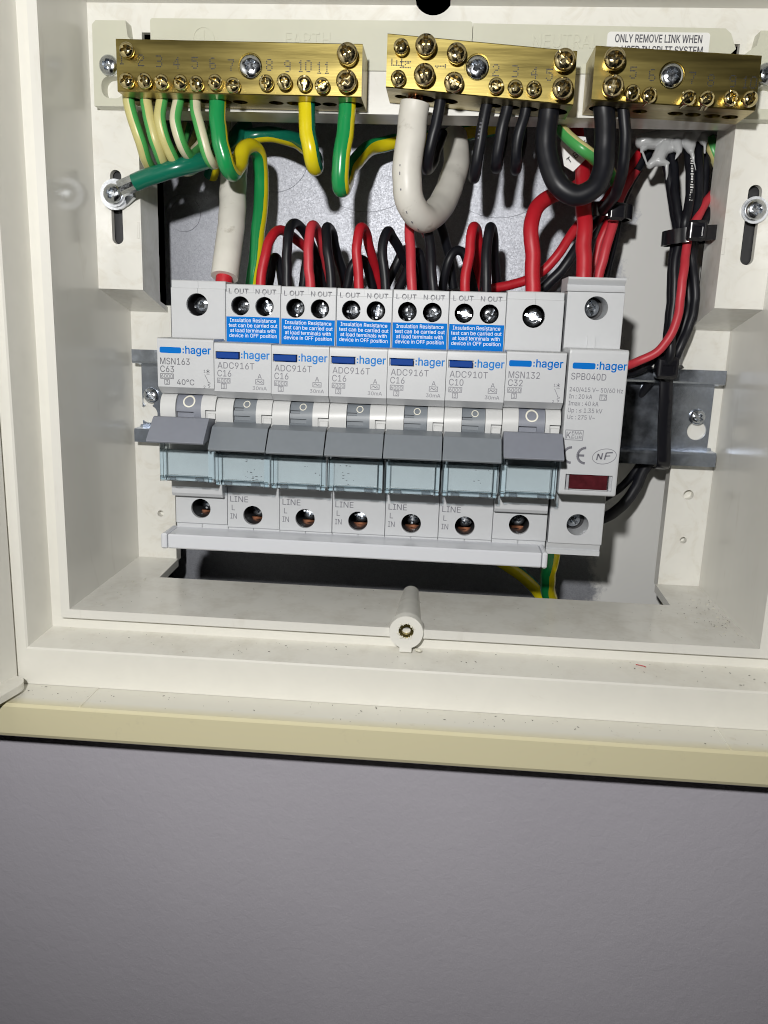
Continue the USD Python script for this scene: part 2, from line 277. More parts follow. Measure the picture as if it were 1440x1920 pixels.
rnd = random.Random(7)
def put_screw(th, x, y, z, r, h, m, name='terminal_screw', shank=3.0, slot=True, rs=None, tilt=5, rot=None, parent=None, label=None, deep=.75):
    a = rnd.uniform(0, 180) if rot is None else rot
    s = screw_head(r, h, a, slot, shank, rs, deep).rotate((rnd.uniform(-tilt, tilt), 0, rnd.uniform(-tilt, tilt))).translate((x, y, z))
    return th.part(name, s, m, parent, smooth=32, label=label)
CABLES={"e1":[3.6,[[-16.5,-31.0,98.7],[-16.5,-31.0,95.9],[-15.4,-31.0,91.2],[-13.6,-30.0,84.8],[-13.1,-26.0,79.5],[-13.8,-16.0,77.6],[-13.8,-4.0,80.4],[-12.4,6.0,89.1],[-11.1,12.0,98.5]]],"e2":[3.6,[[-10.8,-31.0,98.7],[-10.8,-31.0,95.9],[-9.4,-32.0,90.3],[-7.7,-31.0,82.6],[-7.4,-26.0,78.3],[-7.9,-16.0,77.7],[-7.4,-4.0,82.8],[-6.4,6.0,91.9],[-6.1,12.0,99.1]]],"e3":[3.6,[[-5.3,-31.0,98.8],[-5.6,-31.0,96.0],[-5.9,-32.0,90.5],[-4.9,-31.0,84.6],[-3.5,-27.0,79.5],[-3.6,-18.0,78.1],[-3.3,-8.0,79.9],[-1.0,4.0,87.1],[0.8,12.0,97.8]]],"e4":[3.5,[[-0.0,-31.0,98.6],[-0.3,-31.0,96.1],[-0.8,-32.0,89.3],[0.5,-31.0,83.3],[1.2,-26.0,81.2],[1.3,-17.0,84.9],[1.6,-7.0,91.6],[0.7,2.0,97.7]]],"e5":[3.4,[[5.3,-31.0,99.0],[5.1,-31.0,96.8],[6.3,-33.0,91.1],[8.3,-34.0,84.2],[9.8,-33.0,79.2],[10.1,-29.0,78.1],[9.8,-20.0,81.0],[7.5,-6.0,90.5],[5.9,4.0,98.8]]],"e6":[5.2,[[12.3,-31.0,99.1],[12.2,-31.0,96.3],[12.3,-32.0,90.8],[13.5,-33.0,83.3],[15.1,-32.0,77.6],[16.0,-27.0,76.0],[16.4,-20.0,79.8],[16.6,-14.0,85.2],[17.8,-9.0,87.5],[19.3,-4.0,86.3],[19.3,-1.0,82.1],[18.5,2.0,72.8],[16.6,5.0,60.2],[14.3,8.0,41.4],[12.5,12.0,21.7]]],"e7":[5.6,[[-16.9,-27.0,72.2],[-13.6,-27.0,73.6],[-8.2,-27.0,75.1],[-1.4,-26.0,77.3],[4.6,-22.0,80.1],[7.8,-14.0,83.8],[9.8,0.0,91.5],[11.2,10.0,98.4]]],"e8":[5.2,[[40.3,-31.0,98.6],[40.7,-31.0,96.0],[41.3,-32.0,88.2],[42.4,-32.0,81.0],[42.8,-28.0,78.3],[41.5,-20.0,81.7],[37.7,-10.0,86.8],[33.3,-2.0,90.6],[27.1,4.0,93.5],[20.9,6.0,94.5],[15.1,6.0,94.0],[9.7,4.0,91.9],[1.8,8.0,87.9],[-3.0,14.0,81.6]]],"e9":[5.4,[[53.2,-31.0,97.7],[53.3,-31.0,95.4],[52.7,-32.0,88.4],[52.0,-33.0,79.1],[51.6,-31.0,71.9],[51.7,-22.0,74.1],[53.2,-6.0,83.6],[58.0,10.0,92.1],[71.0,18.0,96.3],[86.6,20.0,98.3],[102.1,20.0,101.3]]],"w1":[9.2,[[74.4,-31.0,96.8],[74.1,-31.0,94.2],[73.2,-33.0,83.0],[72.7,-34.0,75.0],[74.0,-33.0,67.6],[77.7,-27.0,63.5],[82.8,-15.0,68.0],[86.7,-2.0,78.1],[88.4,8.0,87.8],[87.0,16.0,97.4]]],"k1":[3.5,[[82.2,-31.0,98.0],[82.0,-31.0,95.8],[80.4,-31.0,87.4],[79.3,-29.0,80.7],[79.1,-24.0,78.8],[80.3,-14.0,83.5],[82.9,0.0,94.8]]],"k2":[3.6,[[96.7,-31.0,97.6],[96.3,-31.0,95.3],[95.1,-31.0,85.8],[93.9,-29.0,78.7],[93.7,-24.0,76.6],[94.7,-14.0,82.2],[96.7,2.0,95.5]]],"k3":[3.6,[[103.0,-31.0,97.2],[102.7,-31.0,94.9],[101.2,-31.0,87.7],[100.6,-29.0,81.1],[100.8,-24.0,79.8],[102.4,-12.0,86.0],[104.1,4.0,97.8]]],"k4":[3.4,[[108.6,-31.0,96.5],[108.4,-31.0,94.4],[106.8,-31.0,87.8],[106.6,-29.0,81.3],[106.9,-24.0,79.3],[109.0,-12.0,86.1],[110.5,4.0,97.9]]],"k5":[6.4,[[115.6,-31.0,97.0],[115.5,-31.0,93.3],[115.4,-32.0,84.3],[117.3,-33.0,77.3],[120.7,-34.0,72.6],[125.9,-34.0,70.5],[130.7,-34.0,72.8],[133.1,-33.0,77.7],[133.4,-32.0,84.6],[132.5,-31.0,93.6],[131.8,-31.0,97.2]]],"k6":[3.6,[[137.7,-31.0,97.3],[138.4,-31.0,93.7],[139.8,-30.0,85.1],[140.2,-27.0,78.4],[140.1,-20.0,73.1],[139.3,-12.0,70.9],[138.6,-2.0,68.8],[137.7,6.0,63.4]]],"r7":[5.0,[[115.9,-24.0,32.7],[115.2,-24.0,42.8],[114.5,-23.0,54.3],[113.6,-22.0,60.9],[114.4,-19.0,67.4],[117.8,-14.0,72.0],[122.9,-7.0,75.0],[129.4,2.0,77.7],[134.8,10.0,83.8],[138.8,16.0,92.1]]],"r8":[5.1,[[132.3,-24.0,35.0],[131.3,-24.0,47.3],[130.5,-23.0,56.4],[130.8,-21.0,63.1],[130.5,-16.0,69.3],[131.2,-8.0,77.9],[131.4,0.0,85.1],[130.6,8.0,93.9],[130.1,14.0,101.3]]],"e10":[4.0,[[120.2,-6.0,98.9],[121.5,-10.0,95.5],[125.3,-16.0,90.1],[129.2,-18.0,86.8],[133.5,-14.0,85.1],[139.7,-4.0,83.2],[145.6,6.0,79.8]]],"r9":[3.3,[[99.8,0.0,42.7],[109.8,-4.0,44.8],[114.2,-6.0,46.1],[119.8,-8.0,49.5],[125.6,-8.0,56.6],[130.2,-6.0,63.7],[134.9,-2.0,69.6],[139.9,2.0,72.9],[145.5,6.0,80.7],[152.7,10.0,91.2],[157.7,14.0,97.0]]],"k9":[3.6,[[115.4,0.0,37.6],[120.7,-4.0,43.9],[126.6,-5.0,50.3],[131.4,-4.0,57.5],[136.5,0.0,65.4],[141.3,4.0,71.9],[147.7,8.0,81.0],[154.7,10.0,90.4],[159.6,14.0,97.1]]],"r10":[3.3,[[138.6,2.0,41.2],[138.5,0.0,49.9],[139.9,0.0,58.8],[141.7,0.0,65.8],[144.1,4.0,72.0],[149.0,10.0,82.3]]],"r11":[3.5,[[138.8,-6.0,40.9],[139.3,-6.0,49.0],[140.8,-6.0,56.5],[142.8,-4.0,65.3],[144.4,0.0,71.8],[150.3,8.0,83.7],[155.9,12.0,92.5]]],"k10":[3.4,[[142.8,4.0,41.4],[143.5,4.0,49.7],[144.9,4.0,59.3],[145.6,4.0,67.9],[148.2,8.0,76.6],[153.5,12.0,88.1]]],"t1":[3.3,[[24.3,-24.0,29.7],[24.6,-24.0,42.5],[25.7,-23.0,50.7],[27.0,-20.0,56.7],[28.9,-14.0,59.8],[30.9,-8.0,59.6],[33.5,-3.0,57.8],[36.5,2.0,54.9],[40.9,6.0,47.8],[42.2,8.0,38.4]]],"t2":[3.3,[[33.2,-24.0,30.0],[33.2,-24.0,42.8],[33.1,-23.0,54.0],[33.5,-20.0,59.7],[34.6,-14.0,62.2],[36.2,-8.0,60.8],[37.9,-4.0,57.1],[41.1,2.0,48.5],[42.1,6.0,38.3]]],"t3":[3.3,[[40.9,-24.0,30.3],[40.8,-24.0,42.5],[40.4,-23.0,54.2],[40.9,-20.0,60.6],[41.9,-13.0,60.4],[42.7,-7.0,55.7],[43.7,0.0,48.5],[45.1,6.0,38.4]]],"t4":[3.3,[[48.2,-24.0,30.5],[48.0,-24.0,42.7],[46.7,-23.0,54.3],[45.7,-19.0,60.2],[46.3,-12.0,60.6],[47.4,-5.0,54.6],[49.4,0.0,47.3],[50.1,6.0,38.6]]],"t5":[3.3,[[57.6,-24.0,30.8],[57.3,-24.0,42.6],[56.5,-23.0,54.6],[57.1,-20.0,60.7],[58.4,-13.0,59.9],[59.6,-6.0,53.9],[61.4,0.0,47.7],[62.4,6.0,38.9]]],"t6":[3.3,[[66.8,-24.0,31.1],[66.2,-24.0,42.9],[65.0,-23.0,54.8],[66.1,-20.0,59.7],[68.0,-13.0,58.3],[70.9,-6.0,53.0],[74.3,0.0,46.6],[75.9,4.0,39.3]]],"t7":[3.3,[[75.7,-24.0,31.4],[75.1,-24.0,42.6],[74.2,-22.0,54.3],[73.6,-19.0,61.7],[73.8,-12.0,66.8],[75.9,-4.0,67.0],[78.8,4.0,61.7]]],"t8":[3.3,[[82.9,-24.0,31.6],[82.0,-24.0,43.7],[80.9,-22.0,54.5],[79.9,-19.0,60.7],[79.8,-12.0,66.1],[82.5,-4.0,66.3],[86.2,2.0,58.1],[89.3,6.0,43.6]]],"t9":[3.3,[[93.5,-24.0,32.0],[92.9,-24.0,43.1],[93.3,-23.0,52.5],[94.5,-20.0,61.8],[96.3,-13.0,61.8],[97.2,-7.0,56.3],[97.1,0.0,50.0],[97.2,4.0,40.0]]],"t10":[3.3,[[100.6,-24.0,32.2],[99.9,-24.0,43.4],[99.1,-23.0,52.7],[99.8,-20.0,61.1],[101.5,-13.0,61.9],[102.7,-6.0,54.2],[104.4,0.0,44.7],[105.6,4.0,36.4]]],"s0":[3.2,[[22.2,-4.0,37.4],[24.9,-6.0,50.6],[25.5,-5.0,52.2],[26.2,-4.0,51.7],[27.4,2.0,37.7]]],"s1":[3.2,[[34.5,-2.0,37.8],[35.9,-3.0,48.0],[37.3,-1.5,53.7],[38.8,0.0,53.3],[40.4,4.0,38.2]]],"s2":[3.2,[[50.3,-4.0,38.2],[53.7,-6.0,50.0],[55.4,-5.0,52.1],[57.2,-4.0,51.7],[61.1,2.0,38.8]]],"s3":[3.2,[[63.3,2.0,38.8],[68.9,-2.0,52.3],[71.0,0.0,56.2],[73.3,2.0,55.9],[79.8,4.0,39.4]]],"s4":[3.2,[[68.4,-2.0,38.9],[75.2,-6.0,54.5],[76.3,-5.0,55.2],[77.5,-4.0,51.9],[79.4,2.0,39.3]]],"s5":[3.2,[[84.7,0.0,39.4],[87.2,-4.0,52.7],[89.5,-3.0,56.1],[92.0,-2.0,55.7],[97.7,2.0,39.9]]],"w2":[9.2,[[7.7,14.0,99.3],[8.8,6.0,89.5],[10.1,-4.0,77.0],[12.0,-14.0,60.7],[12.2,-20.0,49.7],[11.8,-23.0,43.4]]],"r0":[5.6,[[11.9,-22.0,46.1],[11.5,-24.0,39.9],[10.2,-25.0,29.3]]],"b1":[3.1,[[158.5,6.0,94.0],[160.7,4.0,87.6],[161.7,2.0,81.9],[163.4,0.0,73.1],[165.1,-3.0,64.4],[164.7,-4.0,56.1],[164.7,-5.0,43.5],[164.9,-6.0,32.7],[165.8,-6.0,21.1],[168.1,2.0,8.1],[169.9,9.9,-4.5],[168.4,10.0,-14.7]]],"b2":[3.2,[[161.4,8.0,95.3],[163.3,4.0,87.0],[163.3,0.0,78.3],[164.4,-3.0,71.2],[165.9,-5.0,64.2],[164.8,-7.0,54.1],[165.0,-8.0,43.4],[165.0,-9.0,32.7],[165.7,-9.0,21.3],[164.2,2.0,15.7],[159.6,10.0,3.1]]],"b3":[3.2,[[167.8,6.0,95.0],[168.0,0.0,85.0],[167.7,-4.0,74.4],[166.6,-7.0,65.6],[168.8,-2.0,56.3],[171.8,0.0,44.9],[171.3,-2.0,32.9],[168.4,-3.0,21.1],[171.1,9.0,7.7],[171.3,10.0,-4.4],[169.6,10.0,-16.7]]],"b4":[3.1,[[172.0,8.0,95.5],[171.4,2.0,86.8],[171.1,-2.0,74.8],[169.2,-5.0,64.8],[171.1,-3.0,56.3],[173.6,-2.0,44.8],[172.6,-4.0,32.9],[169.2,-5.0,22.7],[170.4,3.0,17.7],[170.7,9.0,7.7]]],"b5":[3.1,[[175.8,10.0,96.0],[174.9,6.0,88.3],[173.8,2.0,75.4],[171.7,1.0,64.7],[171.9,3.0,55.0],[174.0,4.0,45.1],[172.3,3.0,31.1],[170.6,4.0,17.7]]],"rb":[2.95,[[184.8,7.0,84.3],[179.6,5.0,80.0],[174.7,0.0,75.1],[170.9,-5.0,69.0],[168.2,-8.0,63.3],[166.9,-10.0,57.0],[166.0,-13.0,50.0],[165.6,-14.0,43.2],[165.6,-14.0,36.7],[164.2,-14.0,30.0],[160.4,-13.0,24.1],[155.2,-12.0,20.6],[152.2,-10.0,18.8],[148.1,-2.0,16.2]]],"kb":[3.3,[[184.0,2.0,77.4],[178.1,0.0,73.5],[174.3,-2.0,68.8],[171.1,-4.0,63.2],[172.0,-1.0,56.5],[173.4,1.0,45.9],[172.0,0.0,34.8],[168.4,-2.0,28.4],[162.8,-4.0,22.5],[157.9,-4.0,17.6],[152.0,2.0,14.2]]],"eb":[4.0,[[175.0,8.0,97.3],[176.1,6.0,93.5],[177.8,6.0,90.1],[180.7,8.0,86.5],[185.2,10.0,82.1]]],"l1":[4.2,[[171.3,12.0,-12.8],[165.2,10.0,-21.1],[163.0,8.0,-27.4],[158.4,6.0,-34.1],[152.4,4.0,-38.6],[144.7,4.0,-42.7]]],"l2":[3.0,[[167.2,14.0,-13.3],[162.6,12.0,-22.6],[158.6,10.0,-27.6],[152.8,9.0,-31.9],[144.8,8.0,-36.3]]],"g1":[5.6,[[130.4,-12.0,-40.6],[130.7,-10.0,-51.3],[130.7,-4.0,-62.4],[133.2,6.0,-74.2],[136.6,14.0,-85.8]]],"g2":[5.2,[[105.2,12.0,-56.6],[117.9,14.0,-64.4],[127.9,16.0,-72.2],[134.5,20.0,-82.3]]]}
SCREWS={"earth_small":[[-12.3,-45.0,107.3],[-12.6,-45.0,98.9],[-6.9,-45.0,98.8],[-1.7,-45.0,98.6],[4.0,-45.0,98.6],[9.0,-45.0,98.3],[14.8,-45.0,98.7],[20.1,-45.0,98.0],[30.2,-45.0,98.9],[35.8,-45.0,99.0],[41.7,-45.0,98.8],[47.1,-45.0,98.3]],"earth_big":[[54.6,-46.0,106.5],[54.5,-46.0,99.3]],"earth_zinc":[[24.8,-40.0,104.0]],"n1_small":[[70.3,-45.0,108.8],[69.7,-45.0,100.6],[98.5,-45.0,99.0],[104.1,-45.0,98.5],[109.6,-45.0,98.4]],"n1_big":[[77.5,-47.0,109.1],[77.4,-47.0,101.3],[117.6,-47.0,105.7],[117.6,-47.0,98.0]],"n1_mid":[[86.5,-46.0,107.3],[86.1,-46.0,99.5]],"n1_zinc":[[92.8,-40.0,104.6]],"n2_big":[[131.8,-47.0,106.1],[132.0,-47.0,98.9]],"n2_small":[[137.8,-46.0,97.4],[142.9,-46.0,97.1],[153.9,-46.0,96.4],[159.2,-46.0,96.2],[166.1,-46.0,96.7],[171.3,-46.0,96.4]],"n2_zinc":[[149.4,-40.0,103.1]],"carrier":[[-25.2,-24.0,108.2],[181.4,-24.0,108.4]],"lug":[[-25.2,-24.0,69.3]],"slotR":[[184.8,-20.0,69.9]],"rail":[[182.0,6.0,0.1],[-25.3,6.0,0.0]],"railhole":[[182.4,6.5,-5.1],[-26.6,6.5,-7.3]],"holes":[[-23.5,8.0,-47.4],[182.7,8.0,-29.8],[182.7,8.0,-47.7]],"slots":[[-26.8,-18.0,75.6],[-26.9,-18.0,56.2],[184.1,-18.0,75.7],[185.1,-18.0,56.1]],"wallnub":[]}
NUMBERS={"earth":[[-14.8,-40.0,105.6],[-8.8,-40.0,105.2],[-3.2,-40.0,105.0],[2.2,-40.0,104.6],[7.8,-40.0,104.7],[13.3,-40.0,104.6],[18.9,-40.0,104.2],[30.6,-40.0,104.4],[36.1,-40.0,104.1],[41.3,-40.0,104.2],[46.9,-40.0,103.8]],"n1":[[68.9,-40.0,105.6],[71.5,-40.0,105.0],[81.9,-40.0,104.7],[98.3,-40.0,103.8],[104.0,-40.0,103.6],[109.6,-40.0,103.2],[114.0,-40.0,102.8]],"n2":[[138.2,-40.0,103.7],[143.7,-40.0,103.1],[155.2,-40.0,102.5],[160.6,-40.0,101.9],[166.8,-40.0,101.8],[171.6,-40.0,101.5]]}

# ---------------------------------------------------------------- wall round the box
WY = -56.0
w = cat(box(-700, 700, WY, WY + 12, -700, -95), box(-700, -60, WY, WY + 12, -95, 500), box(217.5, 700, WY, WY + 12, -95, 500), box(-60, 217.5, WY, WY + 12, 163, 500))
single('wall', w, 'wall', kind='structure', smooth=False)
# ---------------------------------------------------------------- enclosure
enc = Thing('consumer_unit_box', 'open cream plastic consumer unit box set in lilac grey wall, with yellowed bottom trim', 'electrical box', (78.75, 8, -66))
def fr(y1, a, y2, b): return hull([(x, y1, z) for x in a[:2] for z in a[2:]] + [(x, y2, z) for x in b[:2] for z in b[2:]])
inner = fr(9, (-33.0, 190.6, -65.8, 127.2), -52, (-35.75, 193.25, -68.4, 130))
shell = fr(7.9, (-36.1, 193.7, -69.0, 130.6), -50, (-38.7, 196.3, -71.4, 133.2)) - inner
shell = shell - box(-16.6, 173.9, -14.6, 20, -80, -50) - ycyl(78.4, 132, -60, 20, 6.4)
enc.part('inner_box', shell, 'abs_side', smooth=25)
rec = yextr(rrect(-43.9, 201.4, -76.4, 138.4, 1.2), -47, -44.6) - yextr(rrect(-38.3, 195.9, -71.0, 132.8, 1.5), -60, 0)
enc.part('recess_ledge', rec, 'frame', smooth=25)
fo = yextr(rrect(-50.2, 207.7, -91.2, 153, 2.5), -61, -44.7)
fin = fr(-44.6, (-43.1, 200.6, -75.55, 137.6), -61.1, (-45.5, 203.0, -78.35, 140.4))
enc.part('frame', fo - fin - fr(-61.05, (-46.0, 203.5, -78.9, 141), -60.5, (-45.4, 202.9, -78.2, 140.3)), 'frame', smooth=25)
to = hull([(x, y, z) for (y, i) in ((-76.2, .9), (-75.6, .25), (-75.0, 0), (-55, 0)) for x in (-64 + i, 221.5 - i) for z in (-102.9 + i * 1.8, 158 - i)])
trim = to - yextr(rrect(-50.4, 207.9, -91.3, 153.2, 2.6), -80, -50) - yextr(rrect(-49, 206, -90, 152, 2), -80, 0)
ti = fr(-76.3, (-51.3, 208.8, -92.2, 154), -75.2, (-50.3, 207.8, -91.25, 153.1))
enc.part('outer_trim', trim - ti, 'trim', smooth=25)
for x in (-22.0, 178.8):
    enc.part('moulded_rib', hull([(x + dx, y, z) for dx in (-.35, .35) for y in (-75.4, -60.9) for z in (-91.6,)] + [(x + dx * .4, y, -91.02) for dx in (-.35, .35) for y in (-75.0, -60.9)]), 'trim')
# upper mounting bridge: face with two legs, hollow behind
br = box(-37.5, 195, -18, -15.6, 97, 129) + box(-37.5, -18.4, -18, -15.6, 38.6, 97.1) + box(176.0, 195, -18, -15.6, 38.6, 97.1)
br = br + prism([(-18, 38.6), (-15.6, 38.6), (9, 33.2), (9, 31.4), (8, 31.4)], -37.5, -18.4) + prism([(-18, 38.6), (-15.6, 38.6), (9, 33.2), (9, 31.4), (8, 31.4)], 175.9, 195)
br = br + hull([(-20.2, -17.9, 38.6), (-18.4, -18, 38.6), (-20.2, -17.9, 97), (-18.4, -18, 97), (-20.2, 0, 34), (-18.6, 0, 34), (-20.2, 0, 97), (-18.6, 0, 97)])
br = br + hull([(177.8, -17.9, 38.6), (176, -18, 38.6), (177.8, -17.9, 97), (176, -18, 97), (177.8, 0, 34), (175.6, 0, 34), (177.8, 0, 97), (175.6, 0, 97)])
br = br ^ (fr(9.2, (-36.0, 193.6, -80, 130.5), -50, (-38.6, 196.2, -80, 133)))
slot = lambda x, z0, z1, r: yextr(rrect(x - r, x + r, z0, z1, r * .98), -30, -10)
br = br - slot(-26.7, 53.6, 77.6, 1.95) - slot(184.5, 52.6, 77.4, 2.15) - ycyl(78.4, 132, -60, 20, 6.4) - box(-16.2, -9, -30, 0, 114.5, 119.8) - box(168, 174.3, -30, 0, 112.4, 118.4)
enc.part('mounting_bridge', br, 'abs_flow', smooth=25)
for x in (-26.7, 184.5): enc.part('added_slot_shade', box(x - 4.5, x + 4.5, -14.5, -14.0, 48, 82), 'dark')  # added dark plates, standing in for the shade behind the slots
for x, s in ((-19.4, -1), (176.6, 1)):
    enc.part('broken_tab', box(x - .5, x + .6, -18.2, -16.5, 55.5, 61.0, .3), 'abs', smooth=False)
for a, b, hs in ((-34.5, -17.4, SCREWS['holes'][:1]), (174.9, 192, SCREWS['holes'][1:])):
    p = box(a, b, 8, 13.5, -67.2, 34)
    for hx, _, hz in hs: p = p - ycyl(hx, hz, 7, 11.5, 1.3 if abs(hz + 47.5) < 1 else 1.9)
    enc.part('rail_pillar', p, 'abs_flow', smooth=25)
boss = ycyl(79.1, -68.6, -52, -13, 5.0, 3.3, 40) + ycyl(79.1, -68.9, -52.05, -49, 5.6, 5.9, 40) - box(60, 100, -60, -50.2 + 20, -68.5 + 0, -40).translate((0, 0, 60)) 
boss = boss + box(77.0, 81.2, -52, -47.2, -76.0, -72, .3)
boss = boss - ycyl(79.1, -68.4, -60, -44, 2.5, n=24)
bp = enc.part('screw_boss', boss, 'abs', smooth=30)
ins = ycyl(79.1, -68.4, -51.6, -43, 2.55, n=24) - ycyl(79.1, -68.4, -53, -44, 1.45, n=18)
enc.part('threaded_insert', ins, 'brass', bp)
rag = []
for k in range(34):
    a = rnd.uniform(0, 6.28); rr = rnd.uniform(2.2, 3.0); s_ = rnd.uniform(.15, .38)
    rag.append(trimesh.creation.icosphere(0, s_).apply_translation((79.1 + rr * math.cos(a), -52.1, -68.4 + rr * math.sin(a))))
enc.part('melted_plastic', cat(*rag), 'debris_pale', bp)
# door, standing open at the left
ang = math.radians(12); dx, dy = -math.sin(ang), -math.cos(ang)
def dmap(m):                                                       # door frame: u along the door, v thickness towards the right
    v, f = vf(m); hx, hy = -48.4, -62.2
    q = np.stack([hx + v[:, 0] * dx + v[:, 1] * -dy, hy + v[:, 0] * dy + v[:, 1] * dx, v[:, 2]], 1)
    return trimesh.Trimesh(q, f, process=False)
dp = enc.part('door', dmap(box(0.4, 236, -3.2, 0, -89.6, 150, .5)), 'frame')
rim = m3.CrossSection([np.array([(1.5, -.4), (236, -.4), (236, 6.4), (8.5, 6.4), (6.2, 6.2), (4.2, 5.4), (2.6, 4.0), (1.7, 2.3)], float)[::-1]], m3.FillRule.Positive)
if rim.area() <= 0: rim = m3.CrossSection([np.array([(1.5, -.4), (236, -.4), (236, 6.4), (8.5, 6.4), (6.2, 6.2), (4.2, 5.4), (2.6, 4.0), (1.7, 2.3)], float)], m3.FillRule.Positive)
enc.part('door_rim', dmap(rim.extrude(2.4).translate((0, 0, -89.8))), 'frame', dp, smooth=40)
# metal back box
pl = box(-26.5, 184, 30, 31.2, -100, 145)
KN = [(105, 96, 25.0), (54, 97, 25.0), (-18.6, 70, 7.2), (18, 92, 13.5)]
for x, z, r in KN: pl = pl - (ycyl(x, z, 29.2, 30.25, r, n=72) - ycyl(x, z, 20, 41, r - .3, n=72))
pl = pl - ycyl(84, 142, 20, 40, 13, n=40)
bk = enc.part('back_panel', pl + box(-26.5, 184, 26, 30.05, -101, -100), 'plate', smooth=25)
for x, z, r in KN:
    enc.part('knockout', ycyl(x, z, 29.6, 30.6, r - .32, r - .30, n=72) - ycyl(x, z, 29, 29.9, r - 2.2, r - 2.2, n=72), 'plate', bk, smooth=30)
# ---------------------------------------------------------------- DIN rail
ra = Thing('mounting_rail', 'long zinc plated steel hat rail running behind the row of breakers', 'mounting rail', (79, 7.5, -17.5))
for z0, s in ((17.5, 1), (-17.5, -1)):
    pr = [(0.0, z0), (0.0, z0 - s * 4.3), (.35, z0 - s * 5.0), (1.0, z0 - s * 5.2), (6.4, z0 - s * 5.2), (7.5, z0 - s * 6), (7.5, z0 - s * 5.0), (6.9, z0 - s * 4.2), (1.2, z0 - s * 4.2), (1.0, z0 - s * 3.9), (1.0, z0)]
    pr = pr if s > 0 else pr[::-1]
    ra.part('flange', prism(pr, -30.2, 188.6), 'rail', smooth=25)
base = box(-29, 187.0, 6.5, 7.5, -12.6, 12.6)
for (x, _, z) in SCREWS['railhole']: base = base - ycyl(x, z, 0, 20, 3.5) - ycyl(x, z + 5, 0, 20, 2.4)
ra.part('web', base, 'rail', smooth=25)
for (x, y, z) in SCREWS['rail']: put_screw(ra, x, 6.5, z, 2.9, 2.0, 'zinc', 'fixing_screw', shank=1.3, rs=1.6)
# ---------------------------------------------------------------- breakers
def face_print(o, kind, y):                                        # lettering on a front cover; o = left edge
    P = []; g = lambda *a, **k: P.append(text(*a, y=y, **k))
    if kind[0] == 'A':
        code, rate = kind[1], kind[2]
        g(code, o + 1.1, 15.4, 1.9, w=11.3); g(rate, o + 1.0, 13.0, 1.9, w=4.3)
        P.append(outline(o + .95, o + 5.0, 10.95, 12.55, y)); g('6000', o + 1.2, 11.2, 1.1, w=3.5)
        P.append(outline(o + 2.1, o + 3.8, 9.2, 10.85, y)); g('3', o + 2.6, 9.45, 1.1)
        g('A', o + 13.45, 12.75, 1.35, w=1.2); P.append(outline(o + 12.7, o + 15.4, 11.0, 12.5, y)); P.append(stroke([(o + 13.0, 11.5), (o + 13.5, 12.0), (o + 14.1, 11.5), (o + 14.6, 12.0), (o + 15.1, 11.4)], y, .13)); P.append(stroke([(o + 13.3, 12.2), (o + 14.8, 11.3)], y, .1))
        g('30mA', o + 11.9, 9.3, 1.05, w=4.3)
    elif kind[0] == 'M':
        code, rate = kind[1], kind[2]
        g(code, o + .9, 15.3, 1.95, w=9.2); g(rate, o + .9, 12.95, 1.9, w=4.3)
        P.append(outline(o + .85, o + 5.0, 10.9, 12.55, y)); g('6000', o + 1.1, 11.15, 1.15, w=3.65)
        P.append(outline(o + 2.1, o + 3.7, 9.15, 10.8, y)); g('3', o + 2.55, 9.4, 1.1)
        if len(kind) > 3: g(kind[3], o + 6.0, 9.25, 1.7, w=5.4)
        g('1', o + 14.4, 13.2, .85); P.append(stroke([(o + 15.7, 14.3), (o + 15.7, 13.0)], y)); P.append(stroke([(o + 15.2, 13.9), (o + 16.2, 13.3)], y)); P.append(stroke([(o + 15.2, 13.3), (o + 16.2, 13.9)], y)); P.append(stroke([(o + 15.2, 12.8), (o + 16.2, 12.8)], y))
        P.append(stroke([(o + 14.7, 12.6), (o + 15.7, 10.6), (o + 15.7, 10.2), (o + 16.3, 10.2), (o + 16.3, 9.8), (o + 15.7, 9.7), (o + 15.7, 9.3), (o + 16.3, 9.2), (o + 16.2, 8.9), (o + 15.8, 8.7)], y)); g('2', o + 14.3, 8.4, .85)
    return cat(*P)
def hager(o, y, z=19.0): return cat(strip(o, o + .42, z + 1.05, z + 1.5, y), strip(o, o + .42, z + .05, z + .5, y), text('hager', o + .8, z, 2.25, y, w=7.95, bold=True))
STK = ['Insulation Resistance', 'test can be carried out', 'at load terminals with', 'device in OFF position']
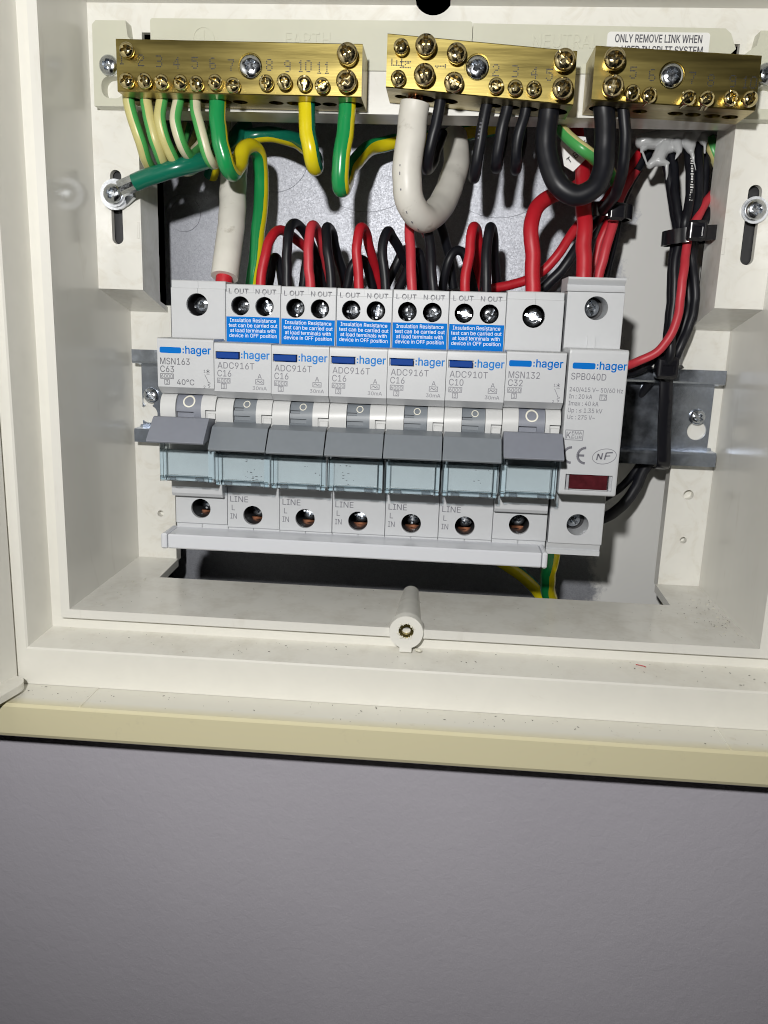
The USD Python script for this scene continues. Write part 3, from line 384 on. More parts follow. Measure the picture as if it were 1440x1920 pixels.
def breaker(i, kind, label, dz=0.0, dy=0.0):
    dz += rnd.uniform(-.12, .12); dy += rnd.uniform(-.12, .12)
    o = 17.6 * i; A = kind[0] == 'A'; x0, x1 = o + .06, o + 17.54
    t = Thing('circuit_breaker', label, 'circuit breaker', (o + 8.8, 0, -18), 'circuit breakers in a row on the rail')
    T = lambda m: m.translate((0, dy, dz)) if hasattr(m, 'to_mesh') else tm(m).apply_translation((0, dy, dz))
    top, bot = 40.9, -37.8
    hous = box(x0, x1, -44, -6, bot, top - 2.3, .18) + box(x0, x1, -43.3, -20, top - 3, top - .0, .25)
    hs = ([(4.7, 34.3, 2.95), (12.45, 34.3, 2.95)] if A else [(8.5, 33.5, 3.5)])
    lo = (8.6, -33.4, 3.25) if A else (8.6, -32.6, 3.3)
    for hx, hz, r in hs + [lo]: hous = hous - ycyl(o + hx, hz, -60, -29, r, n=36) - ycyl(o + hx, hz, -42.6, -29, r + .55, n=36)
    hous = hous - box(o + 8.65, o + 8.73, -60, -43.1, hs[0][1] + hs[0][2] if not A else 38.8, 60)
    if A: hous = hous - box(o + 4.62, o + 4.70, -60, -43.6, 36, 60) - box(o + 12.4, o + 12.48, -60, -43.6, 36, 60)
    b = t.part('housing', T(hous), 'breaker', smooth=25)
    for n_ in (0, 1):                                              # stepped foot, in two halves
        a_, c_ = (x0, o + 8.66) if n_ == 0 else (o + 8.74, x1)
        t.part('foot', T(box(a_, c_, -43.2, -20, -40.1, bot + .02, .15) + box(a_, c_, -42.9, -20, -42.3, -40.2, .2)), 'breaker', smooth=25)
    for hx, hz, r in hs:
        s_ = put_screw(t, o + hx + .35, -38.4 + dy, hz - .2 + dz, r * .84, 1.5, 'zinc', shank=3, rs=r * .6, tilt=7)
    put_screw(t, o + lo[0] + .3, -34.6 + dy, lo[1] + .3 + dz, 2.6, 1.4, 'zinc', shank=3, tilt=7)
    t.part('copper_tag', T(box(o + lo[0] - 2.4, o + lo[0] + 2.4, -34.6, -33.6, lo[1] - 3.4, lo[1] - 2.6)), 'copper')
    for hx, hz, r in hs + [lo]: t.part('recess_shade_liner', T(ycyl(o + hx, hz, -42.55, -29.1, r + .5, n=28) - ycyl(o + hx, hz, -50, -30.2, r + .3, n=28)), 'dark')  # liner coloured near-black to paint the shade inside each screw hole
    if A:
        for ml in (text('L OUT', o + 1.1, 38.0, 1.6, -44, w=6.2), text('N OUT', o + 9.6, 38.0, 1.6, -44, w=6.5), text('LINE', o + 1.0, -29.0, 1.95, -44, w=6.0), text('L', o + 1.5, -31.9, 1.8, -44), text('IN', o + 1.0, -34.8, 1.8, -44, w=2.2)):
            t.part('terminal_lettering', T(ml), 'ink_light', b)
        tw = rnd.uniform(-.7, .7); S_ = lambda m: T(tm(m).apply_translation((-o - 8.8, 0, -26.6)).apply_transform(trimesh.transformations.rotation_matrix(math.radians(tw), (0, 1, 0))).apply_translation((o + 8.8, 0, 26.6)))
        st = t.part('instruction_sticker', S_(box(o + .3, o + 17.25, -44.12, -43.99, 22.2, 31.0)), 'sticker')
        t.part('sticker_lettering', S_(cat(*[text(s, o + 8.8, 29.35 - k * 1.57, 1.15, -44.13, w=(14.7, 15.6, 14.6, 15.3)[k], align='c', depth=.02) for k, s in enumerate(STK)])), 'ink_white', st)
    else:
        t.part('lower_step', T(prism([(-47.6, -20), (-47.6, -26.8), (-46.9, -27.9), (-44.02, -28.4), (-44.02, -20)][::-1], x0, x1 - .6)), 'breaker', smooth=25)
    # front block
    F = -58.0
    cov = prism([(-46, 23.2), (F + .7, 23.2), (F + .2, 22.95), (F, 22.4), (F, 8.5), (F + 3.2, 6.3), (-46, 6.3)][::-1], x0 + .02, x1 - .02)
    cov = cov + prism([(-44.0, 6.4), (-52, 6.4), (-52, -21), (-44.0, -22.4)][::-1], x0 + .1, x1 - .1)
    cov = cov + box(x0 + .5, x1 - .5, -57.4, -51.9, -20.95, -20.1)  # added opaque ledge, put in to drop a shadow on the shoulder
    if A: cov = cov - box(o + .5, o + 8.0, -70, -56.6, 18.2, 20.5)
    c = t.part('front_cover', T(cov), 'breaker', smooth=28)
    cl = [(-52, 6.32)] + [(-52 - 5.0 * math.sin(math.radians(a_)) ** .8, 1.2 + 5.1 * math.cos(math.radians(a_))) for a_ in range(12, 150, 9)] + [(-54.5, -6.5), (-52, -6.5)]
    ca, cb = (5.4, 12.6) if A else (4.9, 13.0)
    right = prism(cl[::-1], o + cb, x1 - .05) - box(o + 14.3, x1 + 1, -70, -55.6, -1.6, 1.7)
    t.part('cheek', T(prism(cl[::-1], x0 + .05, o + ca)), 'cheek', smooth=35); t.part('cheek', T(right), 'cheek', smooth=35)
    t.part('latch', T(box(o + 14.7, x1 - .15, -56.4, -54.5, -1.2, .7, .2)), 'cheek')
    lm = 'lever' if A else 'lever_blue'
    drum = xcyl(-50.8, 1.0, o + ca + .12, o + cb - .12, 5.5, 64)
    if A: drum = drum - box(o + ca - 1, o + ca + 3.2, -70, -54.7, 2.6, 3.5) - box(o + ca - 1, o + ca + 5.2, -70, -55.3, -.4, 1.0)
    else: drum = drum - box(o + ca - 1, o + ca + 5.6, -70, -54.9, -.9, .9)
    ft, zf, tip, zt = (-61.6, -2.0, -66.6, -8.3) if A else (-63.6, -.3, -70.2, -6.8)
    lev = hull([(x, y, z) for (y, z, i) in ((-56.2, -1.0, .3), (-54.0, -4.0, .3), (ft + .8, zf + .25, .2), (ft, zf, .1), (tip + .25, zt + .5, .05), (tip, zt, .05), (tip + .5, zt - .45, .12), (tip + 1.6, zt - .4, .2), (ft + 2.5, -6.2, .25)) for x in (o + .12 + i, o + 17.48 - i)])
    lev = lev + box(o + ca + .3, o + cb - .3, -56, -50, -6.0, -3.4)
    lv = t.part('switch_lever', T(lev), lm, smooth=28)
    t.part('lever_drum', T(drum), lm, lv, smooth=25)
    rr = (.98 if A else 1.75); rcz = 4.55 if A else 4.0; rcx = o + ca + (4.0 if A else 4.0)
    ring = []
    for k in range(28):
        a_ = k / 28 * 2 * math.pi
        for q in (rr, rr * .76):
            x_, z_ = rcx + q * 1.1 * math.cos(a_), rcz + q * math.sin(a_); ring.append((x_, -50.8 - math.sqrt(max(.1, 5.56 ** 2 - (z_ - 1.0) ** 2)), z_))
    ring = np.array(ring); fs = []
    for k in range(28):
        a_, b_, c_, d_ = 2 * k, 2 * k + 1, 2 * ((k + 1) % 28), 2 * ((k + 1) % 28) + 1; fs += [(a_, b_, c_), (b_, d_, c_)]
    t.part('off_mark', T(trimesh.Trimesh(ring, fs, process=False)), 'ring', lv)
    # label holder
    t.part('circuit_label', T(box(o + .45, o + 17.15, -56.0, -53.6, -20.0, -11.4)), 'label')
    if i in (1, 2, 3, 5):
        t.part('scuff_marks', T(cat(*[box(o + x_, o + x_ + rnd.uniform(.15, .8), -56.04, -56.0, z_, z_ + rnd.uniform(.08, .25)).rotate((0, 0, 0)) for x_, z_ in [(rnd.uniform(*((9, 15) if i != 3 else (3, 9))), rnd.uniform(-19, -12.5)) for _ in range((0, 16, 4, 12, 0, 6)[i])]])), 'ink')
    hp = t.part('label_window', T(box(o + 2.0, o + 15.6, -59.0, -58.5, -18.6, -8.4)), 'clear', smooth=False)
    for a_, c_ in ((.35, 1.95), (15.65, 17.25)):
        t.part('window_side', T(box(o + a_, o + c_, -59.4, -54, -20.4, -7.6, .3)), 'clear_edge', hp, smooth=False)
    t.part('window_hinge', T(box(o + 1.98, o + 15.62, -59.6, -57.8, -20.6, -18.7, .3)), 'clear_edge', hp, smooth=False)
    for a_, c_ in ((3.2, 5.6), (11.8, 14.4)):
        t.part('window_clip', T(box(o + a_, o + c_, -60.0, -59.5, -20.5, -19.0, .2)), 'clear_plain', hp, smooth=False)
    for a_ in (.5, 15.75):
        t.part('hinge_pin', T(box(o + a_, o + a_ + 1.3, -60.0, -59.3, -20.7, -18.8, .25)), 'clear_edge', hp, smooth=False)
    # print
    t.part('printed_lettering', T(face_print(o, kind, F - .002)), 'ink_light' if (A or i) else 'ink', c)
    if A:
        t.part('test_button', T(box(o + .85, o + 7.7, -58.7, -56, 18.4, 20.3, .25)), 'button')
        t.part('printed_logo', T(hager(o + 8.35, F - .002, 18.6)), 'logo_pale', c)
    else:
        t.part('printed_logo', T(cat(yextr(rrect(o + .85, o + 7.5, 18.7, 20.5, .5), F - .03, F - .002), hager(o + 7.95, F - .002, 18.75))), 'logo', c)
    return t
breaker(0, ('M', 'MSN163', 'C63', '40°C'), 'grey single breaker marked C63 with bluish lever at the left end of the row', dz=0.3)
for k, lb in enumerate(('grey breaker marked C16 with blue sticker and button directly right of the C63 breaker', 'second C16 breaker from the left, its blue sticker and button between two more C16 breakers', 'third C16 breaker from the left, with slightly scuffed blue sticker, label window above dark hole', 'C16 breaker with blue sticker directly left of the C10 breaker')):
    breaker(1 + k, ('A', 'ADC916T', 'C16'), lb, dz=-.55)
breaker(5, ('A', 'ADC910T', 'C10'), 'grey breaker marked C10 with blue sticker and blue button, between C16 and C32 breakers', dz=-.4)
breaker(6, ('M', 'MSN132', 'C32'), 'grey breaker marked C32 with bluish lever and no sticker beside the surge protector', dz=0.0)
# scuffs on two of the label windows
# ---------------------------------------------------------------- surge protector
o = 123.75
sp = Thing('surge_protector', 'tall pale grey surge protection module with red indicator window at right end of the row', 'surge protector', (o + 8.8, 0, -18))
y = -44
hb = box(o + .1, o + 17.4, -44, -6, -38.1, 41.4, .2) - ycyl(o + 9.1, 36.6, -60, -34, 3.55, n=36) - ycyl(o + 9.2, -31.6, -60, -34, 3.55, n=36)
sp.part('housing', hb, 'spd', smooth=25)
sp.part('top_lip', prism([(-44.6, 41.45), (-44.0, 42.0), (-43.3, 43.4), (-44.6, 44.4), (-45.0, 45.0), (-44.8, 45.6), (-30, 45.6), (-30, 41.42)], o - .1, o + 17.2), 'spd', smooth=35)
sp.part('bottom_lip', prism([(-43.4, -38.12), (-42.8, -40.2), (-43.4, -40.4), (-43.5, -41.9), (-30, -41.9), (-30, -38.12)][::-1], o - .2, o + 17.1), 'spd', smooth=35)
for hz in (36.6, -31.6):
    sp.part('recess_shade_liner', ycyl(o + 9.1, hz, -35, -33.8, 3.6, n=24), 'dark')  # near-black disc paints the shade at the foot of the hole
    put_screw(sp, o + 8.5, -37, hz + (.2 if hz > 0 else .5), 2.6, 1.4, 'zinc', shank=2)
fb = hull([(x, yy, z) for (yy, i) in ((-44.2, 0), (-57.2, 0), (-57.8, .35), (-58.0, .9)) for (x, z) in rrect(o + .05 + i * .4, o + 17.45 - i * .4, -19.2 + i, 24.6 - i, .6, 3)])
fb = fb - box(o + 1.9, o + 15.9, -70, -56.8, -17.6, -12.7)
c = sp.part('front_cover', fb, 'spd', smooth=28)
sp.part('indicator_window', box(o + 3.1, o + 14.6, -57.3, -56.75, -17.3, -12.8), 'red_window')
for a_ in (2.0, 14.7): sp.part('window_clip', box(o + a_, o + a_ + 1.15, -58.1, -56.7, -17.5, -12.6, .2), 'clear_plain')
sp.part('release_tab', box(o + 7.2, o + 9.6, -44.6, -43.9, 24.6, 28.2), 'spd'); sp.part('release_tab', box(o + 7.4, o + 9.6, -44.4, -43.9, -21.6, -19.0), 'spd')
F = -58.002; P = []
P.append(text('SPB040D', o + 1.1, 15.6, 1.95, F, w=10.2))
for s, z, wd in (('240/415 V~ 50/60 Hz', 12.1, 15.6), ('In : 20 kA', 10.05, 6.8), ('Imax : 40 kA', 8.0, 8.8), ('Up : ≤ 1.35 kV', 5.95, 10.1), ('Uc : 275 V~', 3.9, 8.1)): P.append(text(s, o + .95, z, 1.3, F, w=wd))
P.append(outline(o + 9.9, o + 12.0, 9.75, 11.5, F)); P.append(text('T2', o + 10.2, 10.05, 1.15, F, w=1.5))
P.append(outline(o + .75, o + 6.1, -2.4, .7, F, .16)); P.append(text('K', o + 1.15, -1.9, 2.0, F, w=1.3)); P.append(text('EMA', o + 2.7, -.65, .95, F, w=3.0)); P.append(text('EUR', o + 2.7, -1.95, .95, F, w=3.0))
P.append(cat(stroke(arc(o + 3.1, -6.9, 2.35, 90, 270), F, .75))); P.append(stroke(arc(o + 7.3, -6.9, 2.35, 90, 270), F, .75)); P.append(strip(o + 5.2, o + 6.9, -7.25, -6.55, F))
a_ = np.array(arc(0, 0, 3.55, 0, 360, 36, 2.25)); th = math.radians(12); a_ = np.stack([a_[:, 0] * math.cos(th) - a_[:, 1] * math.sin(th) + o + 12.9, a_[:, 0] * math.sin(th) + a_[:, 1] * math.cos(th) - 6.9], 1)
P.append(stroke([tuple(v) for v in a_], F, .16)); P.append(stroke([(o + 10.7, -8.1), (o + 11.0, -6.2), (o + 12.0, -7.8), (o + 12.3, -5.9)], F, .42)); P.append(stroke([(o + 13.0, -7.9), (o + 13.4, -5.8), (o + 15.3, -5.6)], F, .42)); P.append(stroke([(o + 13.2, -6.8), (o + 14.6, -6.65)], F, .36))
sp.part('printed_lettering', cat(*P), 'ink_light', c)
sp.part('printed_logo', cat(yextr(rrect(o + 1.3, o + 7.9, 18.75, 20.55, .5), F - .03, F), hager(o + 8.3, F, 18.8)), 'logo', c)
# ---------------------------------------------------------------- comb busbar
bb = Thing('comb_busbar', 'long white plastic comb busbar under the lower terminals of the breakers', 'busbar', (60, -48, -44))
bb.part('sleeve', box(.4, 121.0, -54, -42.4, -43.9, -39.1, .45), 'busbar')
bb.part('end_cap', box(-1.9, .36, -54.2, -42.2, -44.1, -38.9, .7), 'busbar'); bb.part('end_cap', box(121.04, 122.9, -54.2, -42.2, -44.1, -38.9, .7), 'busbar')
# ---------------------------------------------------------------- terminal carrier
ca = Thing('terminal_bar_carrier', 'pale greenish plastic carrier marked EARTH and NEUTRAL behind the brass bars', 'carrier', (70, -18, 95))
top = yextr(rrect(-11.6, 91.0, 108.0, 122.4, .9), -23, -19.5) + yextr([(91.2, 108), (168.6, 108), (168.6, 112.5), (171.8, 115.5), (169.8, 119.8), (168.0, 121.2), (91.2, 121.9)], -22.9, -19.5)
ca.part('plate', top, 'carrier', smooth=30)
ca.part('skirt', box(-15, 176, -22.2, -19.5, 95.4, 107.95) + box(-15, 176, -22.3, -9, 95.4, 97), 'abs', smooth=25)
for pts, kx in (([(-30.9, 96.2), (-15, 96.2), (-15, 113), (-19.0, 117), (-19.6, 121.6), (-29.4, 121.6), (-30.6, 120.4)], -25.4), ([(172.5, 95.6), (188, 95.6), (188, 120.6), (178.5, 120.6), (177.8, 116.5), (172.5, 112.5)], 181.6)):
    lug = yextr(pts, -23.2, -17.9) - yextr(rrect(kx - 2.9, kx + 4.5, 98.6, 105.2, 2.8), -30, -10) - ycyl(kx, 107.6, -30, -10, 2.0)
    ca.part('fixing_tab', lug, 'carrier', smooth=30)
for (x, yy, z) in SCREWS['carrier']: put_screw(ca, x, -23.4, z, 3.2, 2.2, 'zinc', 'fixing_screw', shank=2, slot=False)
ca.part('earth_emblem', cat(stroke(arc(5.8, 116.6, 3.3, 0, 360, 36), -23, .22, .22), stroke([(5.8, 114.6), (5.8, 119.0)], -23, .3, .2)), 'carrier')
ca.part('raised_lettering', cat(text('EARTH', 32.0, 114.8, 3.9, -22.98, w=14.4, depth=.3), text('NEUTRAL', 109.8, 115.2, 3.9, -22.88, w=20.5, depth=.3)), 'carrier')
ns = ca.part('notice_label', yextr(rrect(132.6, 163.6, 112.4, 119.9, 1.0), -23.05, -22.9), 'paper')
ca.part('notice_lettering', cat(text('ONLY REMOVE LINK WHEN', 135.0, 117.0, 2.15, -23.06, w=26.3, bold=True), text('USED IN SPLIT SYSTEM', 137.2, 113.8, 2.15, -23.06, w=24.6, bold=True)), 'ink', ns)
# ---------------------------------------------------------------- brass terminal bars
def bar(name, label, x0, x1, za, zb, holes, smalls, bigs, mids, zincs, nums, mb):
    t = Thing(name, label, 'terminal bar', ((x0 + x1) / 2, -31, za), 'brass terminal bars along the top')
    sl = (zb - za) / (x1 - x0); H = 14.7; zc = lambda x: za + sl * (x - x0)
    b = hull([(x, y, zc(x) + dz) for x, ix in ((x0, .25), (x1, -.25)) for (y, dz) in ((-39.8, 0), (-40, .3), (-40, H - .25), (-39.8, H), (-23.2, H), (-23.2, 0))])
    for hx, r in holes: b = b - zcyl(hx, -31.3, zc(hx) - 2, zc(hx) + 6.5, r, 28)
    for (x, _, z) in zincs: b = b - ycyl(x, z, -50, -38.9, 3.75, n=40)
    bp = t.part('bar', b, 'brass', smooth=25)
    for (x, _, z) in smalls: put_screw(t, x, -41.6 - rnd.uniform(0, 1.6), z, 2.25, 1.9, 'brass_screw', shank=5, rs=1.75, tilt=6)
    for (x, _, z) in bigs: put_screw(t, x, -43.2 - rnd.uniform(0, 1.0), z, 3.1, 2.5, 'bronze_screw', shank=6, rs=2.45, tilt=4)
    for (x, _, z) in mids: put_screw(t, x, -42.6, z, 2.9, 2.3, 'bronze_screw', shank=5, rs=2.2, tilt=4)
    for (x, _, z) in zincs: put_screw(t, x, -39.0, z, 3.45, 1.9, 'zinc', 'fixing_screw', shank=1, slot=False, label='zinc plated fixing screw', rot=35, deep=.6)
    if nums: t.part('stamped_numbers', cat(*nums), 'ink_black', bp)
    return t
eh = [(-14.9, 2.3), (-9.2, 2.4), (-3.6, 2.4), (2.0, 2.5), (7.9, 2.3), (14.0, 2.8), (19.6, 2.3), (31.0, 2.3), (36.6, 2.3), (42.4, 2.7), (47.8, 2.3), (54.8, 3.5)]
bar('earth_terminal_bar', 'long brass earth terminal bar numbered 1 to 11 with green and yellow wires', -16.4, 58.6, 96.4, 95.8, eh, SCREWS['earth_small'], SCREWS['earth_big'], [], SCREWS['earth_zinc'], [dots(str(k + 1), p[0], p[2], -40) for k, p in enumerate(NUMBERS['earth'])], 0)
nh = [(70.0, 2.0), (76.8, 3.9), (84.6, 3.0), (98.6, 2.4), (104.2, 2.4), (109.8, 2.5), (117.2, 3.9)]
bar('neutral_terminal_bar', 'brass neutral bar in the middle, tilted, carrying the thick white cable', 65.9, 121.6, 98.7, 94.6, nh, SCREWS['n1_small'], SCREWS['n1_big'], SCREWS['n1_mid'], SCREWS['n1_zinc'], [dots(s, p[0], p[2], -40, rot=90 if k in (0, 1, 2) else 0) for k, (s, p) in enumerate(zip(('E', 'N', '1', '2', '3', '4', '5'), NUMBERS['n1']))], 0)
n2 = [(131.6, 4.0), (137.2, 2.4), (142.9, 2.2), (153.6, 2.3), (158.8, 2.3), (164.6, 2.3), (169.8, 2.4)]
bar('neutral_terminal_bar', 'brass neutral bar at the right, numbered to 10, with mostly empty wire holes', 126.8, 174.2, 96.1, 94.0, n2, SCREWS['n2_small'], SCREWS['n2_big'], [], SCREWS['n2_zinc'], [dots(s, p[0], p[2], -40) for s, p in zip(('5', '6', '7', '8', '9', '10'), NUMBERS['n2'])], 0)
# ---------------------------------------------------------------- cables
GE, GR, GN, GB = 'earth wires at the brass bar', 'red wires', 'black neutral wires', 'breaker leads'
def cable(key, label, base, stripe=None, a=0, wd=100, twist=0.0, group=None, cutend=None, marks=False):
    a, twist = -a, -twist
    d, p = CABLES[key]; kind = 'sheathed_cable' if 'sheath' in base else 'earth_wire' if base.startswith(('green', 'yellow', 'cream')) else 'red_wire' if base.startswith('red') else 'black_wire'
    t = Thing(kind, label, 'cable' if kind == 'sheathed_cable' else 'wire', p[0], group or {'sheathed_cable': 'thick white sheathed cables', 'earth_wire': 'green and yellow earth wires', 'red_wire': 'red wires in the box', 'black_wire': 'black wires in the box'}[kind])
    s = t.part('insulation', tube(p, d / 2, wob=.015), base, smooth=50)
    if stripe: t.part('stripe', tube(p, d / 2 + .05, a - wd / 2, a + wd / 2, twist), stripe, s, smooth=True)
    if cutend:
        q = np.array(p[0]); t.part('conductor', cat(*[tube([q + (rnd.uniform(-.45, .45) * d * .5, rnd.uniform(-.45, .45) * d * .5, 2.5 + rnd.random()), q + (rnd.uniform(-.3, .3) * d, rnd.uniform(-.35, .1) * d, .6), q + (0, 0, -.8)], .38, sides=8) for _ in range(7)]), 'copper')
    return t
cable('e1', 'pale yellow and green earth wire in hole 1, leftmost under the bar', 'yellow_pale', 'green_pale', 85, 125)
cable('e2', 'pale yellow earth wire with green left edge in hole 2 of the earth bar', 'yellow_pale', 'green_pale', -80, 140)
cable('e3', 'pale yellow earth wire with green right edge in hole 3 of the earth bar', 'yellow_pale', 'green_pale', 88, 125)
cable('e4', 'cream and green earth wire in hole 4 hooking right behind its neighbour', 'cream', 'green_pale', 75, 130)
cable('e5', 'thin cream earth wire with green left edge in hole 5, curling back', 'cream', 'green_pale', -75, 130)
cable('e6', 'thick glossy green and yellow wire in hole 6 of the earth bar, S-shaped', 'green', 'yellow', 172, 200, -.6)
e7 = cable('e7', 'dark green earth cable crimped in the lug on the left leg', 'green_dark', 'yellow_pale', 150, 90)
cable('e8', 'bright yellow and green wire in hole 10 of the earth bar, arching back', 'green_dark', 'yellow', -38, 150, .3)
cable('e9', 'thick green wire with yellow right edge under the two large screws of earth bar', 'green', 'yellow', 82, 90, .2)
cable('e10', 'short pale green and yellow wire behind the thick black loop', 'yellow_pale', 'green_pale', -70, 120)
cable('eb', 'green and yellow wire end by the grey sealant at the upper right', 'green_pale', 'yellow_pale', -80, 80)
W1PATH = cable('w1', 'thick white sheathed cable hanging in a big U from the middle brass bar', 'white_sheath', cutend=True).path
w2 = cable('w2', 'thick white sheathed cable going down to the C63 breaker', 'white_sheath')
d, p = CABLES['r0']; w2.part('red_core', tube(p, d / 2), 'red')
cable('k1', 'thin black wire beside the white U cable on the middle bar', 'black')
K2PATH = cable('k2', 'black wire in hole 2 of the middle brass bar, the longest of three', 'black').path
cable('k3', 'black wire in hole 3 of the middle brass bar, between two others', 'black')
cable('k4', 'black wire in hole 4 of the middle brass bar with bare copper tip', 'black', cutend=True)
cable('k5', 'thick black link cable in a deep U between the two neutral bars', 'black', cutend=True)
cable('k6', 'thin black wire hanging just right of the thick black U link', 'black')
cable('r7', 'thick red cable rising from the C32 breaker and bending right', 'red')
cable('r8', 'thick red cable rising from the surge protector behind the black U', 'red')
cable('r9', 'thin red wire slanting up from behind the C32 breaker towards the sealant', 'red')
cable('k9', 'black wire slanting up beside the thin red wire behind the surge protector', 'black')
cable('r10', 'dark red wire just right of the surge protector red cable', 'red')
cable('r11', 'dusty red wire rightmost behind the top of surge protector', 'red_pale')
cable('k10', 'black wire right of the dusty red wire behind the surge protector', 'black')
for k, (key, lb, m_) in enumerate((('t1', 'red lead of the first C16 breaker, leftmost red arch above the row', 'red'), ('t2', 'black lead arching over the leftmost red lead of the row', 'black'), ('t3', 'dusty red lead of the second C16 breaker in a narrow arch', 'red_pale'), ('t4', 'black lead right of the dusty red arch of the second C16 breaker', 'black'), ('t5', 'red lead of the third C16 breaker in a narrow arch', 'red'), ('t6', 'black lead of the third C16 breaker sloping down to the right', 'black'), ('t7', 'straight red lead under the white U cable', 'red_pale'), ('t8', 'straight black lead under the white U cable', 'black'), ('t9', 'red lead of the C10 breaker in a tall narrow arch', 'red'), ('t10', 'black lead of the C10 breaker in a tall narrow arch', 'black'))):
    cable(key, lb, m_)
for k, lb in enumerate(('small black arch inside the leftmost red lead', 'low black arch behind the dusty red lead', 'low black arch crossing the red lead of the third C16 breaker', 'black wire crossing behind the third C16 black lead', 'black wire bending down right of the red lead under the white U', 'low black arch left of the C10 red lead')):
    cable('s%d' % k, lb, 'black')
cable('b1', 'leftmost black cable of the right hand bundle', 'black'); cable('b2', 'second black cable from the left of the right hand bundle under the sealant', 'black')
B3PATH = cable('b3', 'black cable with white print in the middle of the right hand bundle', 'black').path; cable('b4', 'black cable next right of the printed one in the right bundle', 'black')
cable('b5', 'rightmost black cable hanging straight from the sealant', 'black')
cable('rb', 'long red wire running down the front of the right hand bundle to the surge protector', 'red_pale'); cable('kb', 'black wire entering the bundle from the right beside the red wire', 'black')
cable('l1', 'thick black cable curving down left below the rail end', 'black'); cable('l2', 'thin black cable curving behind the surge protector below the rail', 'black')
cable('g1', 'green and yellow wire hanging below the right end of the white busbar', 'green', 'yellow', 60, 110); cable('g2', 'shaded green and yellow wire lying behind the white busbar', 'green_dark', 'yellow', 0, 110)
# crimp lug on the left leg
lg = Thing('cable_lug', 'tinned ring lug with screw and washer on the left leg', 'cable lug', (-26.2, -20, 69.6))
lx, lz = -26.3, 69.4
ring = ycyl(lx, lz, -20.4, -19.2, 5.0, n=36) - ycyl(lx, lz, -30, -10, 2.2)
lg.part('ring', ring + hull([(lx + 2.5, -20.4, lz + 3.6), (lx + 4.0, -20.4, lz - 3.4), (lx + 2.5, -19.2, lz + 3.6), (lx + 4, -19.2, lz - 3.4), (lx + 6.6, -22.5, lz + 3.3), (lx + 7.2, -22.5, lz - 1.0), (lx + 6.6, -20, lz + 3.3), (lx + 7.2, -20, lz - 1.)]), 'zinc_dull', smooth=30)
q = np.array(CABLES['e7'][1]); dr = (q[1] - q[0]) / np.linalg.norm(q[1] - q[0]); a_ = q[0] + dr * 1.2
lg.part('barrel', tube([a_ - dr * 6.2, a_ - dr * 3, a_], 2.75, sides=12), 'zinc', smooth=20)
lg.part('copper_strands', cat(*[tube([a_ + (0, rnd.uniform(-1.8, .5), rnd.uniform(-1.8, 1.8)) - dr, a_ + (0, rnd.uniform(-2.4, .8), rnd.uniform(-2.2, 2.2)) + dr * .9, a_ + dr * 2 + (0, rnd.uniform(-1, 1), rnd.uniform(-1.5, 1.5))], .32, sides=6) for _ in range(12)]), 'copper')
lg.part('washer', ycyl(lx, lz, -21.3, -20.42, 4.1, n=36) - ycyl(lx, lz, -30, -10, 2), 'zinc_dull')
put_screw(lg, lx, -21.4, lz, 3.3, 2.2, 'zinc', 'screw', shank=1, slot=False, rot=20)
ls = Thing('slot_screw', 'zinc screw with washer in the slot of the right leg', 'screw', (184.9, -18, 69.8))
lx, lz = 184.9, 69.6
ls.part('washer', ycyl(lx, lz, -19.0, -18.05, 4.2, n=36) - ycyl(lx, lz, -30, -10, 1.5), 'zinc_dull'); put_screw(ls, lx, -19.1, lz, 3.3, 2.1, 'zinc', 'head', shank=8, rs=1.6, slot=False, rot=20)
# ---------------------------------------------------------------- cable ties
def tie_ring(t, c, a, b, wd, th, name='strap', rot=0):             # an elliptical band round a bundle that runs along z
    V, F_ = [], []; n = 40
    for k in range(n):
        s, u = math.cos(k / n * 2 * math.pi), math.sin(k / n * 2 * math.pi)
        for (e, zz) in ((0, -wd / 2), (th, -wd / 2), (th, wd / 2), (0, wd / 2)): V.append((c[0] + (a + e) * s, c[1] + (b + e) * u, c[2] + zz + math.tan(rot) * (a + e) * s))
    for k in range(n):
        for j in range(4):
            p0, p1 = 4 * k + j, 4 * k + (j + 1) % 4; q0, q1 = 4 * ((k + 1) % n) + j, 4 * ((k + 1) % n) + (j + 1) % 4; F_ += [(p0, q0, p1), (p1, q0, q1)]
    return t.part(name, trimesh.Trimesh(V, F_, process=False), 'black_gloss', smooth=30)
t = Thing('cable_tie', 'black cable tie round the right hand bundle below the sealant', 'cable tie', (169.5, -5, 63), 'black cable ties')
tie_ring(t, (169.3, -5.2, 62.6), 8.6, 7.4, 4.8, 1.0, rot=.12); t.part('head', box(165.4, 171.6, -16.2, -12.2, 60.0, 66.6, 1.0) - box(167, 170, -17, -15.6, 61.5, 64.5), 'black_gloss')
t = Thing('cable_tie', 'long black cable tie strapping the bundle over the zinc rail', 'cable tie', (167, 0, 16), 'black cable ties')
path = [(167.0, -2.5, 13), (167.6, -2.6, 5), (168.2, -2.2, -4), (169, -1.8, -11), (169.6, -1.4, -17)]
